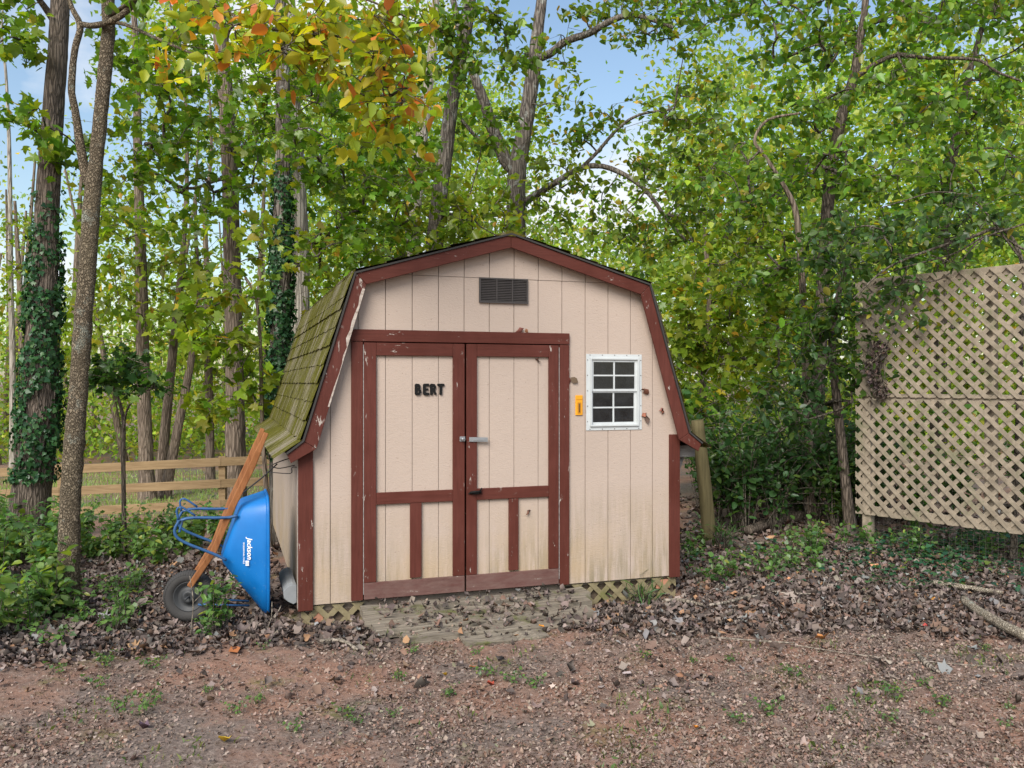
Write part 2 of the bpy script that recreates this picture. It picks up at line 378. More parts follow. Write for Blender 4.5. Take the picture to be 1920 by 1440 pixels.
def m_shingle():
    t = NT('mossy_shingle')
    # local shed axes: x across, y along the ridge, z up
    streak = t.noise(t.pos((1, 9, 1.0), -SHED_TH), 1, 6, .75, 1.4); big = t.noise(t.pos(), 1.9, 4); fine = t.noise(t.pos(), 55, 5, .75); mid = t.noise(t.pos(), 12, 5, .65)
    moss = t.mix(t.ramp(fine, [(.3, 0), (.7, 1)]), (.042, .045, .007), (.16, .150, .016))
    moss = t.mix(t.ramp(mid, [(.4, 0), (.65, .7)]), moss, (.075, .065, .016))
    bare = t.mix(t.ramp(fine, [(.35, 0), (.7, 1)]), (.13, .11, .07), (.34, .30, .225))
    msk = t.ramp(t.mix(.3, streak, big), [(.505, 0), (.56, 1)])
    c = t.mix(msk, moss, bare)
    return t.principled(c, .95, t.bump(t.mix(.5, fine, mid), .9, .018), .1)
M['shingle'] = m_shingle()
M['roof_edge'] = simple('dark_roof_edge', (.035, .032, .03), .8)
def m_ground():
    t = NT('forest_floor')
    p = t.pos(); n1 = t.noise(p, .9, 6, .62); n2 = t.noise(p, 7, 6, .7); n3 = t.noise(p, 38, 5, .7); n4 = t.noise(t.pos(loc=(9, 3, 0)), 2.3, 5, .65)
    clay = t.mix(t.ramp(n2, [(.3, 0), (.7, 1)]), (.185, .100, .070), (.315, .19, .138))
    humus = t.mix(t.ramp(n3, [(.3, 0), (.7, 1)]), (.09, .068, .057), (.25, .195, .165))
    c = t.mix(t.ramp(n1, [(.41, 0), (.56, 1)]), clay, humus)
    c = t.mix(t.ramp(n3, [(.55, 0), (.72, .7)]), c, (.33, .27, .235))
    c = t.mix(t.mix(1, t.ramp(n4, [(.57, 0), (.68, .85)]), t.ramp(n2, [(.4, .2), (.6, 1)]), 'MULTIPLY'), c, (.115, .125, .025))
    h = t.mix(.5, n2, n3)
    return t.principled(c, .95, t.bump(h, .9, .03), .15)
M['ground'] = m_ground()

# ------------------------------------------------------------------ ground
def axis(bands):
    out = []
    for a, b, s in bands: out += list(np.arange(a, b, s))
    return np.array(out + [bands[-1][1]])
gx = axis([(-400, -60, 20), (-60, -12, 2), (-12, -6, .3), (-6, 6, .06), (6, 12, .3), (12, 60, 2), (60, 400, 20)])
gy = axis([(-60, -4, 4), (-4, 2.8, .4), (2.8, 8.6, .06), (8.6, 15, .2), (15, 40, 1), (40, 120, 5), (120, 700, 40)])
GX, GY = np.meshgrid(gx, gy)
GZ = terrain(GX, GY)
near = sstep((9.5 - GY) / 1.5) * sstep((7 - np.abs(GX)) / 1.5)
GZ = GZ + near * (rng.normal(0, .0055, GZ.shape) + .008 * wob(GX, GY, .33, 16) + .006 * wob(GX, GY, .14, 24))
nx, ny = len(gx), len(gy)
ii = (np.arange(ny - 1)[:, None] * nx + np.arange(nx - 1)[None, :])
Q = np.stack([ii, ii + 1, ii + nx + 1, ii + nx], -1).reshape(-1, 4)
g_ob = link('ground', np_mesh('ground', np.stack([GX, GY, GZ], -1).reshape(-1, 3), Q, smooth=True), M['ground'])
tag(g_ob, kind='structure')

# ------------------------------------------------------------------ shed
SX, SY = -1.5279, 6.1344; FLOOR = .14
ST, CT = math.sin(SHED_TH), math.cos(SHED_TH)
def shed_pt(x, y, z=0): return np.array([SX + x * CT - y * ST, SY + x * ST + y * CT, z])
def bp(u, v, off):
    """pixel -> (x, z) on the shed-parallel plane y=off (z measured from the shed floor)"""
    k = (u - 960) / FPX; ox, oy = SX - off * ST, SY + off * CT
    s = (k * oy - ox) / (CT - k * ST); Y = oy + s * ST
    return s, (717.3 - v) * Y / FPX + CAM_H - FLOOR
shed = empty('garden_shed', (SX, SY, FLOOR), SHED_TH, 'beige barn-style garden shed with dark red trim and mossy gambrel roof', 'shed')
CX = 1.575
WL = 3.1; WD = 3.85; OVR = -.075; ROOF_BACK = 4.4
prof = [(-1.69, 1.115), (-1.573, 1.205), (-1.203, 2.425), (0, 2.775), (1.203, 2.425), (1.573, 1.205), (1.69, 1.115)]   # outer roof line about CX
def roof_z(x, drop=0):
    return float(np.interp(x - CX, [p[0] for p in prof], [p[1] for p in prof])) - drop
def top_pts(x0, x1, zmax, drop=.05):
    xs = [x1] + [CX + p[0] for p in reversed(prof) if x0 < CX + p[0] < x1] + [x0]
    return [(x, min(zmax, roof_z(x, drop))) for x in xs]
# front wall: one plank between each pair of grooves
edges = [0.0] + [.2067 + .2032 * i for i in range(14)] + [WL]
DX0, DX1, DTOP = .43, 2.03, 1.95          # door opening
WX0, WX1, WZ0, WZ1 = 2.275, 2.715, 1.262, 1.822   # window opening
GAP = .0027; SEAM = 2.435
def plank(x0, x1, pts, parent, name='siding_plank', y0=0., y1=.016):
    MB().prism(pts, y0, y1).build(name, M['siding'], parent)
for i in range(len(edges) - 1):
    a, b = edges[i] + GAP, edges[i + 1] - GAP
    ztop = SEAM - .003
    tp = top_pts(a, b, ztop)
    if a > DX0 and b < DX1: pts = [(a, DTOP), (b, DTOP)] + tp
    elif a < DX0 < b: pts = [(a, 0), (DX0, 0), (DX0, DTOP), (b, DTOP)] + tp
    elif a < DX1 < b: pts = [(a, DTOP), (DX1, DTOP), (DX1, 0), (b, 0)] + tp
    elif a < WX0 < b: pts = [(a, 0), (b, 0), (b, WZ0), (WX0, WZ0), (WX0, WZ1), (b, WZ1)] + tp
    elif a > WX0 and b < WX1:
        plank(a, b, [(a, 0), (b, 0), (b, WZ0), (a, WZ0)], shed); pts = [(a, WZ1), (b, WZ1)] + tp
    elif a < WX1 < b: pts = [(a, 0), (b, 0)] + tp + [(a, WZ1), (WX1, WZ1), (WX1, WZ0), (a, WZ0)]
    else: pts = [(a, 0), (b, 0)] + tp
    plank(a, b, pts, shed)
    if max(roof_z(a, .05), roof_z(b, .05)) > SEAM + .02:      # the upper sheet laps 3 mm over the lower one
        tp = [(x, max(z, SEAM)) for x, z in top_pts(a, b, 9)]
        plank(a, b, [(a, SEAM), (b, SEAM)] + tp, shed, y0=-.004, y1=.014)
# groove backing, behind the planks
mb = MB(); A = .0165; B = .03
mb.box(0, DX0, A, B, 0, 1.13); mb.box(DX1, WX0, A, B, 0, 1.82); mb.box(WX1, 3.08, A, B, 0, 1.2); mb.box(WX0, WX1, A, B, 0, WZ0); mb.prism([(.08, 1.3), (DX0, 1.3), (DX0, 2.2), (.34, 2.2)], A, B)
mb.box(DX0, 2.6, A, B, DTOP, 2.33); mb.box(WX0, WX1, A, B, WZ1, DTOP); mb.prism([(WX1, 1.2), (3.02, 1.2), (2.8, 2.0), (WX1, 2.0)], A, B); mb.prism([(.6, 2.33), (2.55, 2.33), (1.575, 2.65)], A, B)
mb.build('wall_backing', M['wall_in'], shed)
# side and rear walls
def side_planks(x0, x1, name):
    y = .03
    while y < WD - .01:
        e = min(y + .2032, WD)
        MB().box(x0, x1, y + GAP * .6, e - GAP * .6, -.02, 1.17).build(name, M['siding'], shed); y = e
side_planks(-.001, .015, 'side_plank'); side_planks(WL - .015, WL + .001, 'side_plank')
MB().box(.016, .028, .04, WD, 0, 1.17).build('wall_backing', M['wall_in'], shed)
MB().box(WL - .028, WL - .016, .04, WD, 0, 1.17).build('wall_backing', M['wall_in'], shed)
MB().prism([(0, 0), (WL, 0)] + top_pts(.02, WL - .02, 9), WD, WD + .016).build('rear_wall', M['siding'], shed)
MB().box(.03, WL - .03, .05, WD - .01, -.06, -.01).build('floor', M['wall_in'], shed)
# trim boards
MB().box(-.024, .082, -.022, -.001, -.035, 1.165).build('corner_board', M['red'], shed, .003)
MB().box(-.024, -.0025, -.0005, .085, -.035, 1.10).build('corner_board', M['raw_edge'], shed, .003)
MB().box(3.0, 3.096, -.022, -.001, -.012, 1.185).build('corner_board', M['red'], shed, .003)
MB().box(.353, 2.092, -.027, -.0045, 1.925, 2.014).build('door_header', M['red_h'], shed, .003)
MB().box(.357, .443, -.022, -.001, .01, 1.922).build('door_jamb', M['red'], shed, .003)
MB().box(2.008, 2.092, -.022, -.001, .0, 1.922).build('door_jamb', M['red'], shed, .003)
for x in (.4465, 2.0045): MB().box(x - .0018, x + .0016, -.021, .004, .05, 1.90).build('caulk_line', M['caulk'], shed)
# doors
def door(x0, x1, pl, pr, st0, st1, zb, label):
    d = empty('door', (0, 0, 0)); d.parent = shed; d['label'] = label
    def B(name, mat, a, b, c, e, y0=-.024, y1=-.002): return MB().box(a, b, y0, y1, c, e).build(name, mat, d, .003)
    gr = [g for g in edges if x0 + .03 < g < x1 - .03]
    ee = [x0 + .01] + gr + [x1 - .01]
    for a, b in zip(ee[:-1], ee[1:]):
        MB().box(a + GAP * .8, b - GAP * .8, .0, .014, zb + .02, 1.91).build('door_plank', M['siding'], d)
    MB().box(x0 + .01, x1 - .01, .015, .028, zb + .02, 1.91).build('door_backing', M['wall_in'], d)
    B('stile', M['red'], x0, pl, zb + .125, 1.917); B('stile', M['red'], pr, x1, zb + .125, 1.917)
    B('top_rail', M['red_h'], pl + .001, pr - .001, 1.822, 1.917)
    B('middle_rail', M['red_h'], pl + .001, pr - .001, .712, .800)
    B('short_stile', M['red'], st0, st1, .148, .710)
    B('bottom_rail', M['red_faded'], x0, x1, zb, zb + .123)
    return d
d1 = door(.450, 1.221, .541, 1.129, .797, .884, .012, 'left door carrying black letters')
d2 = door(1.236, 2.000, 1.320, 1.916, 1.581, 1.660, .012, 'right door with black pull handle')
def text_mesh(s, size, ext, offset=0, shear=0, spacing=1):
    cu = bpy.data.curves.new('t', 'FONT'); cu.body = s; cu.size = size; cu.extrude = ext; cu.offset = offset; cu.shear = shear; cu.space_character = spacing
    cu.bevel_depth = 0; o = bpy.data.objects.new('t', cu); col.objects.link(o)
    dg = bpy.context.evaluated_depsgraph_get(); me = bpy.data.meshes.new_from_object(o.evaluated_get(dg)); bpy.data.objects.remove(o); bpy.data.curves.remove(cu)
    return me
def strokes(name, segs, x0, mat, parent):
    """chunky cut-out letter: each stroke a short bar, 50 mm wide and 84 mm high overall"""
    m = MB()
    for i, (a, b_, c, e, w_) in enumerate(segs):
        A0, B0 = np.array([a, b_]), np.array([c, e]); d_ = (B0 - A0) / np.linalg.norm(B0 - A0); n_ = np.array([-d_[1], d_[0]]) * w_ / 2; A1, B1 = A0 - d_ * w_ * .28, B0 + d_ * w_ * .28
        c_ = n_ * .62
        pts = [A1 - c_, A0 - n_, B0 - n_, B1 - c_, B1 + c_, B0 + n_, A0 + n_, A1 + c_]
        m.prism([tuple(p + (x0, 1.526)) for p in pts], -.013 - .0004 * i, -.0005)
    m.build(name, mat, parent)
W_ = .0205
LET = {'B': [(.009, .008, .009, .076, W_), (.009, .076, .030, .074, W_), (.009, .044, .032, .044, W_), (.009, .009, .034, .010, W_), (.036, .070, .034, .050, .014), (.040, .036, .040, .016, .015)],
       'E': [(.009, .008, .009, .076, W_), (.009, .076, .041, .076, W_), (.009, .043, .036, .043, .015), (.009, .008, .042, .008, W_)],
       'R': [(.011, .006, .009, .076, W_), (.009, .076, .032, .073, W_), (.011, .040, .032, .044, W_), (.038, .068, .037, .050, .015), (.026, .042, .042, .006, .016)],
       'T': [(.006, .076, .048, .076, W_), (.027, .074, .026, .006, W_)]}
for ch, x in (('B', .836), ('E', .899), ('R', .953), ('T', 1.010)): strokes('letter', LET[ch], x, M['black'], d1)
# hasp across both doors, pull handle
h = empty('hasp', (0, 0, 0)); h.parent = shed
MB().prism([(1.255, 1.165), (1.404, 1.160), (1.404, 1.195), (1.255, 1.200)], -.034, -.028).build('hasp_plate', M['steel'], h, .001)
MB().prism([(1.29, 1.172), (1.385, 1.169), (1.385, 1.187), (1.29, 1.191)], -.038, -.0345).build('hasp_strap', M['steel'], h, .001)
MB().box(1.180, 1.222, -.031, -.0245, 1.168, 1.206).build('staple_plate', M['steel'], h, .001)
MB().tube([(1.188, -.03, 1.187), (1.192, -.05, 1.187), (1.206, -.055, 1.187), (1.218, -.05, 1.187), (1.222, -.03, 1.187)], .005, 6).build('staple', M['steel'], h)
MB().tube([(1.195, -.045, 1.20), (1.2, -.05, 1.17)], .006, 6).build('pin', M['steel'], h)
k = empty('pull_handle', (0, 0, 0)); k.parent = d2
MB().prism([(1.245, .764), (1.275, .758), (1.33, .758), (1.362, .766), (1.33, .784), (1.275, .782)], -.034, -.0245).build('back_plate', M['black'], k, .002)
MB().tube(smooth_line([(1.262, -.034, .772), (1.285, -.062, .78), (1.32, -.062, .78), (1.345, -.034, .772)], 4), .009, 8).build('grip', M['black'], k)
MB().tube([(1.338, -.03, .776), (1.352, -.045, .806)], .006, 6).build('thumb_latch', M['black'], k)
# vent
v = empty('gable_vent', (0, 0, 0)); v.parent = shed
MB().box(1.343, 1.739, -.006, -.0045, 2.243, 2.433).build('vent_screen', M['vent_back'], v)
fr = MB(); fr.box(1.340, 1.742, -.019, -.0062, 2.424, 2.436); fr.box(1.340, 1.742, -.019, -.0062, 2.240, 2.252); fr.box(1.340, 1.352, -.0185, -.0064, 2.2525, 2.4235); fr.box(1.730, 1.742, -.0185, -.0064, 2.2525, 2.4235)
fr.build('vent_frame', M['vent'], v)
for xx in (1.479, 1.608): MB().box(xx, xx + .008, -.0195, -.0064, 2.2525, 2.4235).build('vent_divider', M['vent'], v)
sl = MB().poly([(1.353, -.016, 0), (1.729, -.016, 0), (1.729, -.0075, .009), (1.353, -.0075, .009), (1.353, -.0145, -.001), (1.729, -.0145, -.001), (1.729, -.006, .008), (1.353, -.006, .008)],
               [(0, 1, 2, 3), (7, 6, 5, 4), (0, 4, 5, 1), (3, 2, 6, 7), (0, 3, 7, 4), (1, 5, 6, 2)]).build('louvre', M['vent'], v)
for q in range(13):
    o = sl if q == 0 else sl.copy()
    if q: col.objects.link(o)
    o.location = (0, 0, 2.2555 + q * .0130)
# window
wn = empty('window', (0, 0, 0)); wn.parent = shed
def frame(name, x0, x1, z0, z1, t, y0, y1, mat, par):
    m = MB(); m.box(x0, x1, y0, y1, z1 - t, z1); m.box(x0, x1, y0, y1, z0, z0 + t); m.box(x0, x0 + t, y0 + .0005, y1 - .0005, z0 + t, z1 - t); m.box(x1 - t, x1, y0 + .0005, y1 - .0005, z0 + t, z1 - t)
    return m.build(name, mat, par)
frame('flange', 2.246, 2.746, 1.232, 1.852, .034, -.006, -.0005, M['white_frame'], wn)
frame('outer_frame', 2.278, 2.714, 1.264, 1.820, .012, -.020, .028, M['white_frame'], wn)
for nm, z0, z1, y in (('upper_sash', 1.548, 1.808, .0), ('lower_sash', 1.276, 1.556, .0125)):
    s_ = empty(nm, (0, 0, 0)); s_.parent = wn
    x0, x1 = 2.290, 2.702
    frame('sash_frame', x0, x1, z0, z1, .020, y - .006, y + .006, M['white_frame'], s_)
    xm = (x0 + x1) / 2; zm = (z0 + z1) / 2
    MB().box(xm - .0065, xm + .0065, y - .003, y + .003, z0 + .02, z1 - .02).build('muntin', M['white_frame'], s_)
    for a, b in ((x0 + .02, xm - .0065), (xm + .0065, x1 - .02)): MB().box(a, b, y - .003, y + .003, zm - .006, zm + .006).build('muntin', M['white_frame'], s_)
    for a, b in ((x0 + .018, xm - .005), (xm + .005, x1 - .018)):
        for c, e in ((z0 + .018, zm - .005), (zm + .005, z1 - .018)): MB().box(a, b, y + .0032, y + .005, c, e).build('pane', M['glass'], s_)
sc_ = MB()
for q in range(5):
    for zz in (1.241, 1.843): sc_.box(2.275 + q * .11, 2.282 + q * .11, -.008, -.006, zz - .003, zz + .004)
    for xx in (2.256, 2.736): sc_.box(xx - .003, xx + .004, -.008, -.006, 1.30 + q * .125, 1.307 + q * .125)
so = sc_.build('screw_heads', M['wire'], wn)
# fascia: each leg of the gambrel is its own board
def off_profile(d):
    """profile points moved inwards by d"""
    P = np.array(prof); out = []
    for i in range(len(P)):
        ns = []
        for a, b in ((i - 1, i), (i, i + 1)):
            if a < 0 or b >= len(P): continue
            e = P[b] - P[a]; e /= np.linalg.norm(e); ns.append(np.array([e[1], -e[0]]))
        n = sum(ns); n /= np.linalg.norm(n); n = n / max(.3, float(n @ ns[0])); out.append(P[i] + n * d)
    return np.array(out)
PO, PI_ = off_profile(.012), off_profile(.105)
PI_[0] = (-1.655, 1.045); PI_[-1] = (1.655, 1.045); PI_[1] = (-1.475, 1.145); PI_[-2] = (1.475, 1.145)
for i in range(6):
    a, b = PO[i], PO[i + 1]; c, d_ = PI_[i + 1], PI_[i]
    e = (b - a) / np.linalg.norm(b - a) * .0012
    pts = [a + e, d_ + e, c - e, b - e]
    pts = [(CX + p[0], p[1]) for p in pts]
    MB().prism(pts, OVR - .02, OVR).build('fascia_board', M['red_peel'] if i in (1,) else (M['red'] if i in (0, 4, 5) else M['red_h']), shed, .003)
pr_ = random.Random(4); A0, B0 = PI_[2], PI_[1]; dv_ = (B0 - A0) / np.linalg.norm(B0 - A0); nv_ = np.array([dv_[1], -dv_[0]]); nv_ = nv_ if nv_[0] < 0 else -nv_
inn, out_ = [], []
for k_ in range(15):
    p_ = A0 + (B0 - A0) * (.03 + .72 * k_ / 14); inn.append(p_ - nv_ * .0005); out_.append(p_ + nv_ * max(.003, .018 + pr_.gauss(0, .010) - .012 * k_ / 14))
MB().prism([(CX + p_[0], p_[1]) for p_ in inn + out_[::-1]][::-1], OVR - .0225, OVR - .002).build('bare_wood_strip', M['raw_edge'], shed)
# roof deck with the overhang
PD = off_profile(.034); PO2 = off_profile(.0115)
for i in range(6):
    a, b, c, d_ = PO2[i], PO2[i + 1], PD[i + 1], PD[i]
    pts = [(CX + p[0], p[1]) for p in (a, d_, c, b)]
    MB().prism(pts, OVR + .002, ROOF_BACK).build('roof_deck', M['raw_edge'], shed)
PE = off_profile(-.003); PE2 = off_profile(.0105)
for i in range(6):
    a, b, c, d_ = PE[i], PE[i + 1], PE2[i + 1], PE2[i]
    pts = [(CX + p[0], p[1]) for p in (a, d_, c, b)]
    MB().prism(pts, OVR - .032, OVR + .03).build('drip_edge', M['roof_edge'], shed)
# soffit lining seen between fascia and wall
# shingles, course by course, each tab an object sharing one mesh per size
def tab_mesh(wd, ln, g, th=.011):
    """tab lying in x (along ridge) and y (down slope), with a ragged, thicker butt edge"""
    nx_ = 4; m = MB(); V = []
    for r_ in range(2):
        for c_ in range(nx_ + 1):
            x = c_ / nx_ * wd; y = r_ * (ln + g.normal(0, .004)); zt = th * (.4 + .9 * r_) + g.normal(0, .0012)
            V.append((x, y, zt))
    n = nx_ + 1
    F = [(i, i + 1, n + i + 1, n + i) for i in range(nx_)]
    B0 = len(V); V += [(p[0], p[1], -.001) for p in V[n:2 * n]]
    F += [(n + i, n + i + 1, B0 + i + 1, B0 + i) for i in range(nx_)]
    m.poly(V, F, False)
    me = bpy.data.meshes.new('shingle'); me.from_pydata(m.v, [], m.f); me.materials.append(M['shingle']); return me
gs = np.random.default_rng(21)
def lay(pa, pb, ncourse, ntab, name, skip_first=False):
    """courses from the upper profile point pa to the lower pb"""
    pa = np.array([CX + pa[0], pa[1]]); pb = np.array([CX + pb[0], pb[1]]); L = np.linalg.norm(pb - pa); dn = (pb - pa) / L
    y0, y1 = OVR - .028, ROOF_BACK; wd = (y1 - y0) / ntab; ex = L / ncourse
    ms = [tab_mesh(wd - .0015, ex + .05, gs) for _ in range(4)]
    down = Vector((dn[0], 0, dn[1])); al = Vector((0, 1, 0))
    nrm = al.cross(down)
    if nrm.z < 0 or (abs(nrm.z) < .4 and nrm.x * dn[0] < 0): al = -al; nrm = al.cross(down)
    for c_ in range(ncourse):
        sh = (c_ % 2) * .5 * wd
        for t_ in range(ntab):
            o = bpy.data.objects.new(name, ms[gs.integers(4)]); col.objects.link(o); o.parent = shed
            s0 = max(0, ex * c_ - .05)
            st = y0 + t_ * wd if al.y > 0 else y0 + (t_ + 1) * wd
            org = Vector((pa[0] + dn[0] * s0, st, pa[1] + dn[1] * s0)) + nrm * (.003 + .003 * (c_ % 2))
            # course-to-course stagger is cut into the tabs' own jitter
            Mx = Matrix((al, down, nrm)).transposed().to_4x4(); Mx.translation = org
            Mx = Mx @ Matrix.Rotation(gs.normal(0, .003), 4, 'Z') @ Matrix.Rotation(gs.normal(.02, .004), 4, 'X')
            o.matrix_local = Mx
lay(prof[2], prof[1], 9, 13, 'shingle'); lay(prof[1], (-1.725, 1.092), 1, 13, 'shingle')
lay(prof[4], prof[5], 5, 8, 'shingle'); lay(prof[5], (1.725, 1.092), 1, 8, 'shingle')
lay(prof[3], prof[2], 5, 10, 'shingle'); lay(prof[3], prof[4], 5, 10, 'shingle')
MB().prism([(CX - .12, 2.752), (CX + .12, 2.752), (CX + .12, 2.760), (CX, 2.797), (CX - .12, 2.760)], OVR - .03, ROOF_BACK).build('ridge_cap', M['shingle'], shed)

# lattice slats clipped to a rectangle
def clip(poly, x0, x1, z0, z1):
    def cut(P, f, inter):
        out = []
        for i in range(len(P)):
            a, b = P[i - 1], P[i]
            if f(b):
                if not f(a): out.append(inter(a, b))
                out.append(b)
            elif f(a): out.append(inter(a, b))
        return out
    def ix(X): return lambda a, b: (X, a[1] + (b[1] - a[1]) * (X - a[0]) / (b[0] - a[0]))
    def iz(Z): return lambda a, b: (a[0] + (b[0] - a[0]) * (Z - a[1]) / (b[1] - a[1]), Z)
    for f, it in ((lambda p: p[0] >= x0, ix(x0)), (lambda p: p[0] <= x1, ix(x1)), (lambda p: p[1] >= z0, iz(z0)), (lambda p: p[1] <= z1, iz(z1))):
        if not poly: return poly
        poly = cut(poly, f, it)
    return poly
def lattice(x0, x1, z0, z1, pitch, wd, y0, th, mat, parent, name='slat', jit=0.0, start=0.):
    hp = pitch * math.sqrt(2); hw = wd / math.sqrt(2); H = z1 - z0
    for sgn, ya in ((-1, y0), (1, y0 + th + .0006)):
        c0 = x0 - H - hp + start
        while c0 < x1 + H + hp:
            j = rnd.uniform(-jit, jit)
            if sgn < 0: q = [(c0 - hw + j, z1), (c0 - hw + H, z0), (c0 + hw + H, z0), (c0 + hw + j, z1)]
            else: q = [(c0 - hw + j, z0), (c0 + hw + j, z0), (c0 + hw + H, z1), (c0 - hw + H, z1)]
            q = clip(q, x0, x1, z0, z1)
            if len(q) > 2 and abs(sum(q[i - 1][0] * q[i][1] - q[i][0] * q[i - 1][1] for i in range(len(q)))) > 2e-4:
                MB().prism(q, ya, ya + th).build(name, mat, parent)
            c0 += hp
sk = empty('lattice_skirt', (0, 0, 0)); sk.parent = shed
lattice(.0, .47, -.20, -.012, .102, .040, .012, .006, M['skirt'], sk)
lattice(2.06, 3.075, -.21, -.012, .102, .040, .012, .006, M['skirt'], sk)
for xa, xb in ((.005, .46), (2.07, 3.07)): MB().box(xa, xb, .05, .07, -.20, -.03).build('backing_board', M['skid'], sk)
for x in (.25, 1.5, 2.7):
    MB().box(x, x + .39, .35, .55, -.16, -.062).build('foundation_block', M['block'], shed, .006)
MB().box(.06, .16, .025, .048, -.15, -.06).build('foundation_brick', M['brick'], shed, .004)
MB().box(2.9, 3.03, .025, .048, -.11, -.035).build('foundation_brick', M['brick'], shed, .004)
MB().box(.0, WL, .9, .95, -.16, -.061).build('skid_beam', M['grey_board'], shed)
# shelf board and bracket on the right-hand wall
MB().box(WL + .004, WL + .19, .06, .40, .985, 1.085).build('shelf_board', M['grey_board'], shed, .004)
MB().prism([(WL + .004, .78), (WL + .05, .80), (WL + .12, .98), (WL + .02, .98)], .12, .16).build('shelf_bracket', M['grey_board'], shed)
# thermometer, hooks, dead leaves: things of their own hung on the shed
def on_shed(name, label, cat, group=None):
    return empty(name, (SX, SY, FLOOR), SHED_TH, label, cat, group)
th = on_shed('thermometer', 'orange-yellow plastic thermometer fixed to siding beside window', 'thermometer')
MB().box(2.150, 2.213, -.012, -.0015, 1.357, 1.518).build('body', M['yellow'], th, .004)
MB().box(2.166, 2.197, -.0145, -.0125, 1.372, 1.46).build('scale_plate', M['yellow_dark'], th, .001)
MB().tube([(2.1815, -.016, 1.382), (2.1815, -.016, 1.45)], .003, 6).build('glass_tube', M['vent_back'], th)
MB().box(2.155, 2.208, -.0135, -.0122, 1.481, 1.4845).build('groove', M['yellow_dark'], th)
hk = on_shed('wire_hook', 'thin dark wire hook sticking out of the shed side wall', 'hook')
MB().tube(smooth_line([(-.002, .22, .985), (-.05, .22, .985), (-.053, .22, .945), (-.10, .24, .94), (-.22, .5, .93)], 3), .0035, 6).build('rod', M['dark_wire'], hk)
hb = on_shed('hanging_bracket', 'dark iron bracket hanging under the mossy eave by the shovel-like handle', 'bracket')
hb['label'] = 'dark iron bracket hanging under the mossy left eave'
b0 = [(-.02, .30, 1.06), (-.14, .32, 1.02), (-.19, .34, .99), (-.13, .34, .97), (-.02, .34, .99)]
MB().tube(smooth_line(b0, 4), .004, 6).build('loop', M['dark_wire'], hb)
MB().tube([(-.15, .33, 1.005), (-.26, .36, .90), (-.45, .4, .745)], .006, 6).build('rod', M['dark_wire'], hb)
gb = on_shed('drain_trough', 'grey metal drain trough end at the foot of the side wall', 'drain')
op = [(x * .85, .02 + z * .62) for x, z in [(-.10, .165), (-.06, .185), (-.03, .175), (-.029, -.03), (-.055, -.05), (-.10, -.015), (-.135, .03), (-.14, .11)]]
MB().prism([(x, z) for x, z in reversed(op)], .11, .125).build('end_cap', M['grey_box'], gb, .002)
MB().prism([(x * .97, z * .97) for x, z in reversed(op)], .1255, .75).build('trough', M['grey_box'], gb)

# ------------------------------------------------------------------ plank step
ramp = empty('plank_step', (SX, SY, 0), SHED_TH, 'weathered mossy plank step before the shed doors', 'step')
pr_ = random.Random(8)
for i in range(5):
    y1 = -.02 - i * .175; y0 = y1 - .156; z1 = .108 - i * .0205; z0 = z1 - .06
    a = .43 + pr_.uniform(-.03, .06) + (0, .0, .02, .18, .55)[i]; b = 2.16 + pr_.uniform(-.1, .05) - (0, .02, .1, .25, .55)[i]
    n = 14; V = []
    for c_ in range(n + 1):
        x = a + (b - a) * c_ / n; w1 = pr_.gauss(0, .007); w2 = pr_.gauss(0, .007); dz = pr_.gauss(0, .004)
        V += [(x, y0 + w1, z0), (x, y1 + w2, z0), (x, y1 + w2, z1 + dz), (x, y0 + w1, z1 + dz - .006)]
    F = []
    for c_ in range(n):
        o = c_ * 4
        for e in range(4): F.append((o + e, o + 4 + e, o + 4 + (e + 1) % 4, o + (e + 1) % 4))
    F += [(0, 1, 2, 3), (n * 4 + 3, n * 4 + 2, n * 4 + 1, n * 4)]
    F = [tuple(reversed(f)) for f in F]
    MB().poly(V, F).build('plank', M['plank'], ramp)

# ------------------------------------------------------------------ wheelbarrow, stood on its nose against the shed
wb = empty('wheelbarrow', (SX, SY, FLOOR), SHED_TH, 'blue wheelbarrow stood upright on its nose against the shed', 'wheelbarrow')
YN, YF = .14, .80; YM = (YN + YF) / 2
def q(u, v, off=YN): return bp(u, v, off)
# tray: rings from rim (right) to floor (left), in side view
rim_t, rim_b = q(503, 934), q(504, 1170)
fl_t, fl_b = q(452, 950), q(413, 1062)
def ring(t, n=40):
    """t=0 rim, t=1 floor; rounded rectangle across the barrow"""
    T = np.array(rim_t) * (1 - t) + np.array(fl_t) * t; Bm = np.array(rim_b) * (1 - t) + np.array(fl_b) * t
    hw = (YF - YN) / 2 * (1 - .30 * t); pts = []
    cx, cz = (T + Bm) / 2; ax = (T - Bm) / 2; La = np.linalg.norm(ax)
    for k_ in range(n):
        a = 2 * math.pi * k_ / n; c, s = math.cos(a), math.sin(a); e = .36
        px = math.copysign(abs(c) ** e, c); py = math.copysign(abs(s) ** e, s)
        nose = 1 - .28 * max(0, -px) ** 2 * (1 - .2 * t)
        pts.append((cx + ax[0] * px, YM + hw * py * nose, cz + ax[1] * px))
    return pts
tr = MB(); N = 48; V = []; ts = [0, .12, .3, .5, .7, .86, .95, 1.0]
for t in ts:
    tt = t; V += ring(tt, N)
V = [list(p) for p in V]
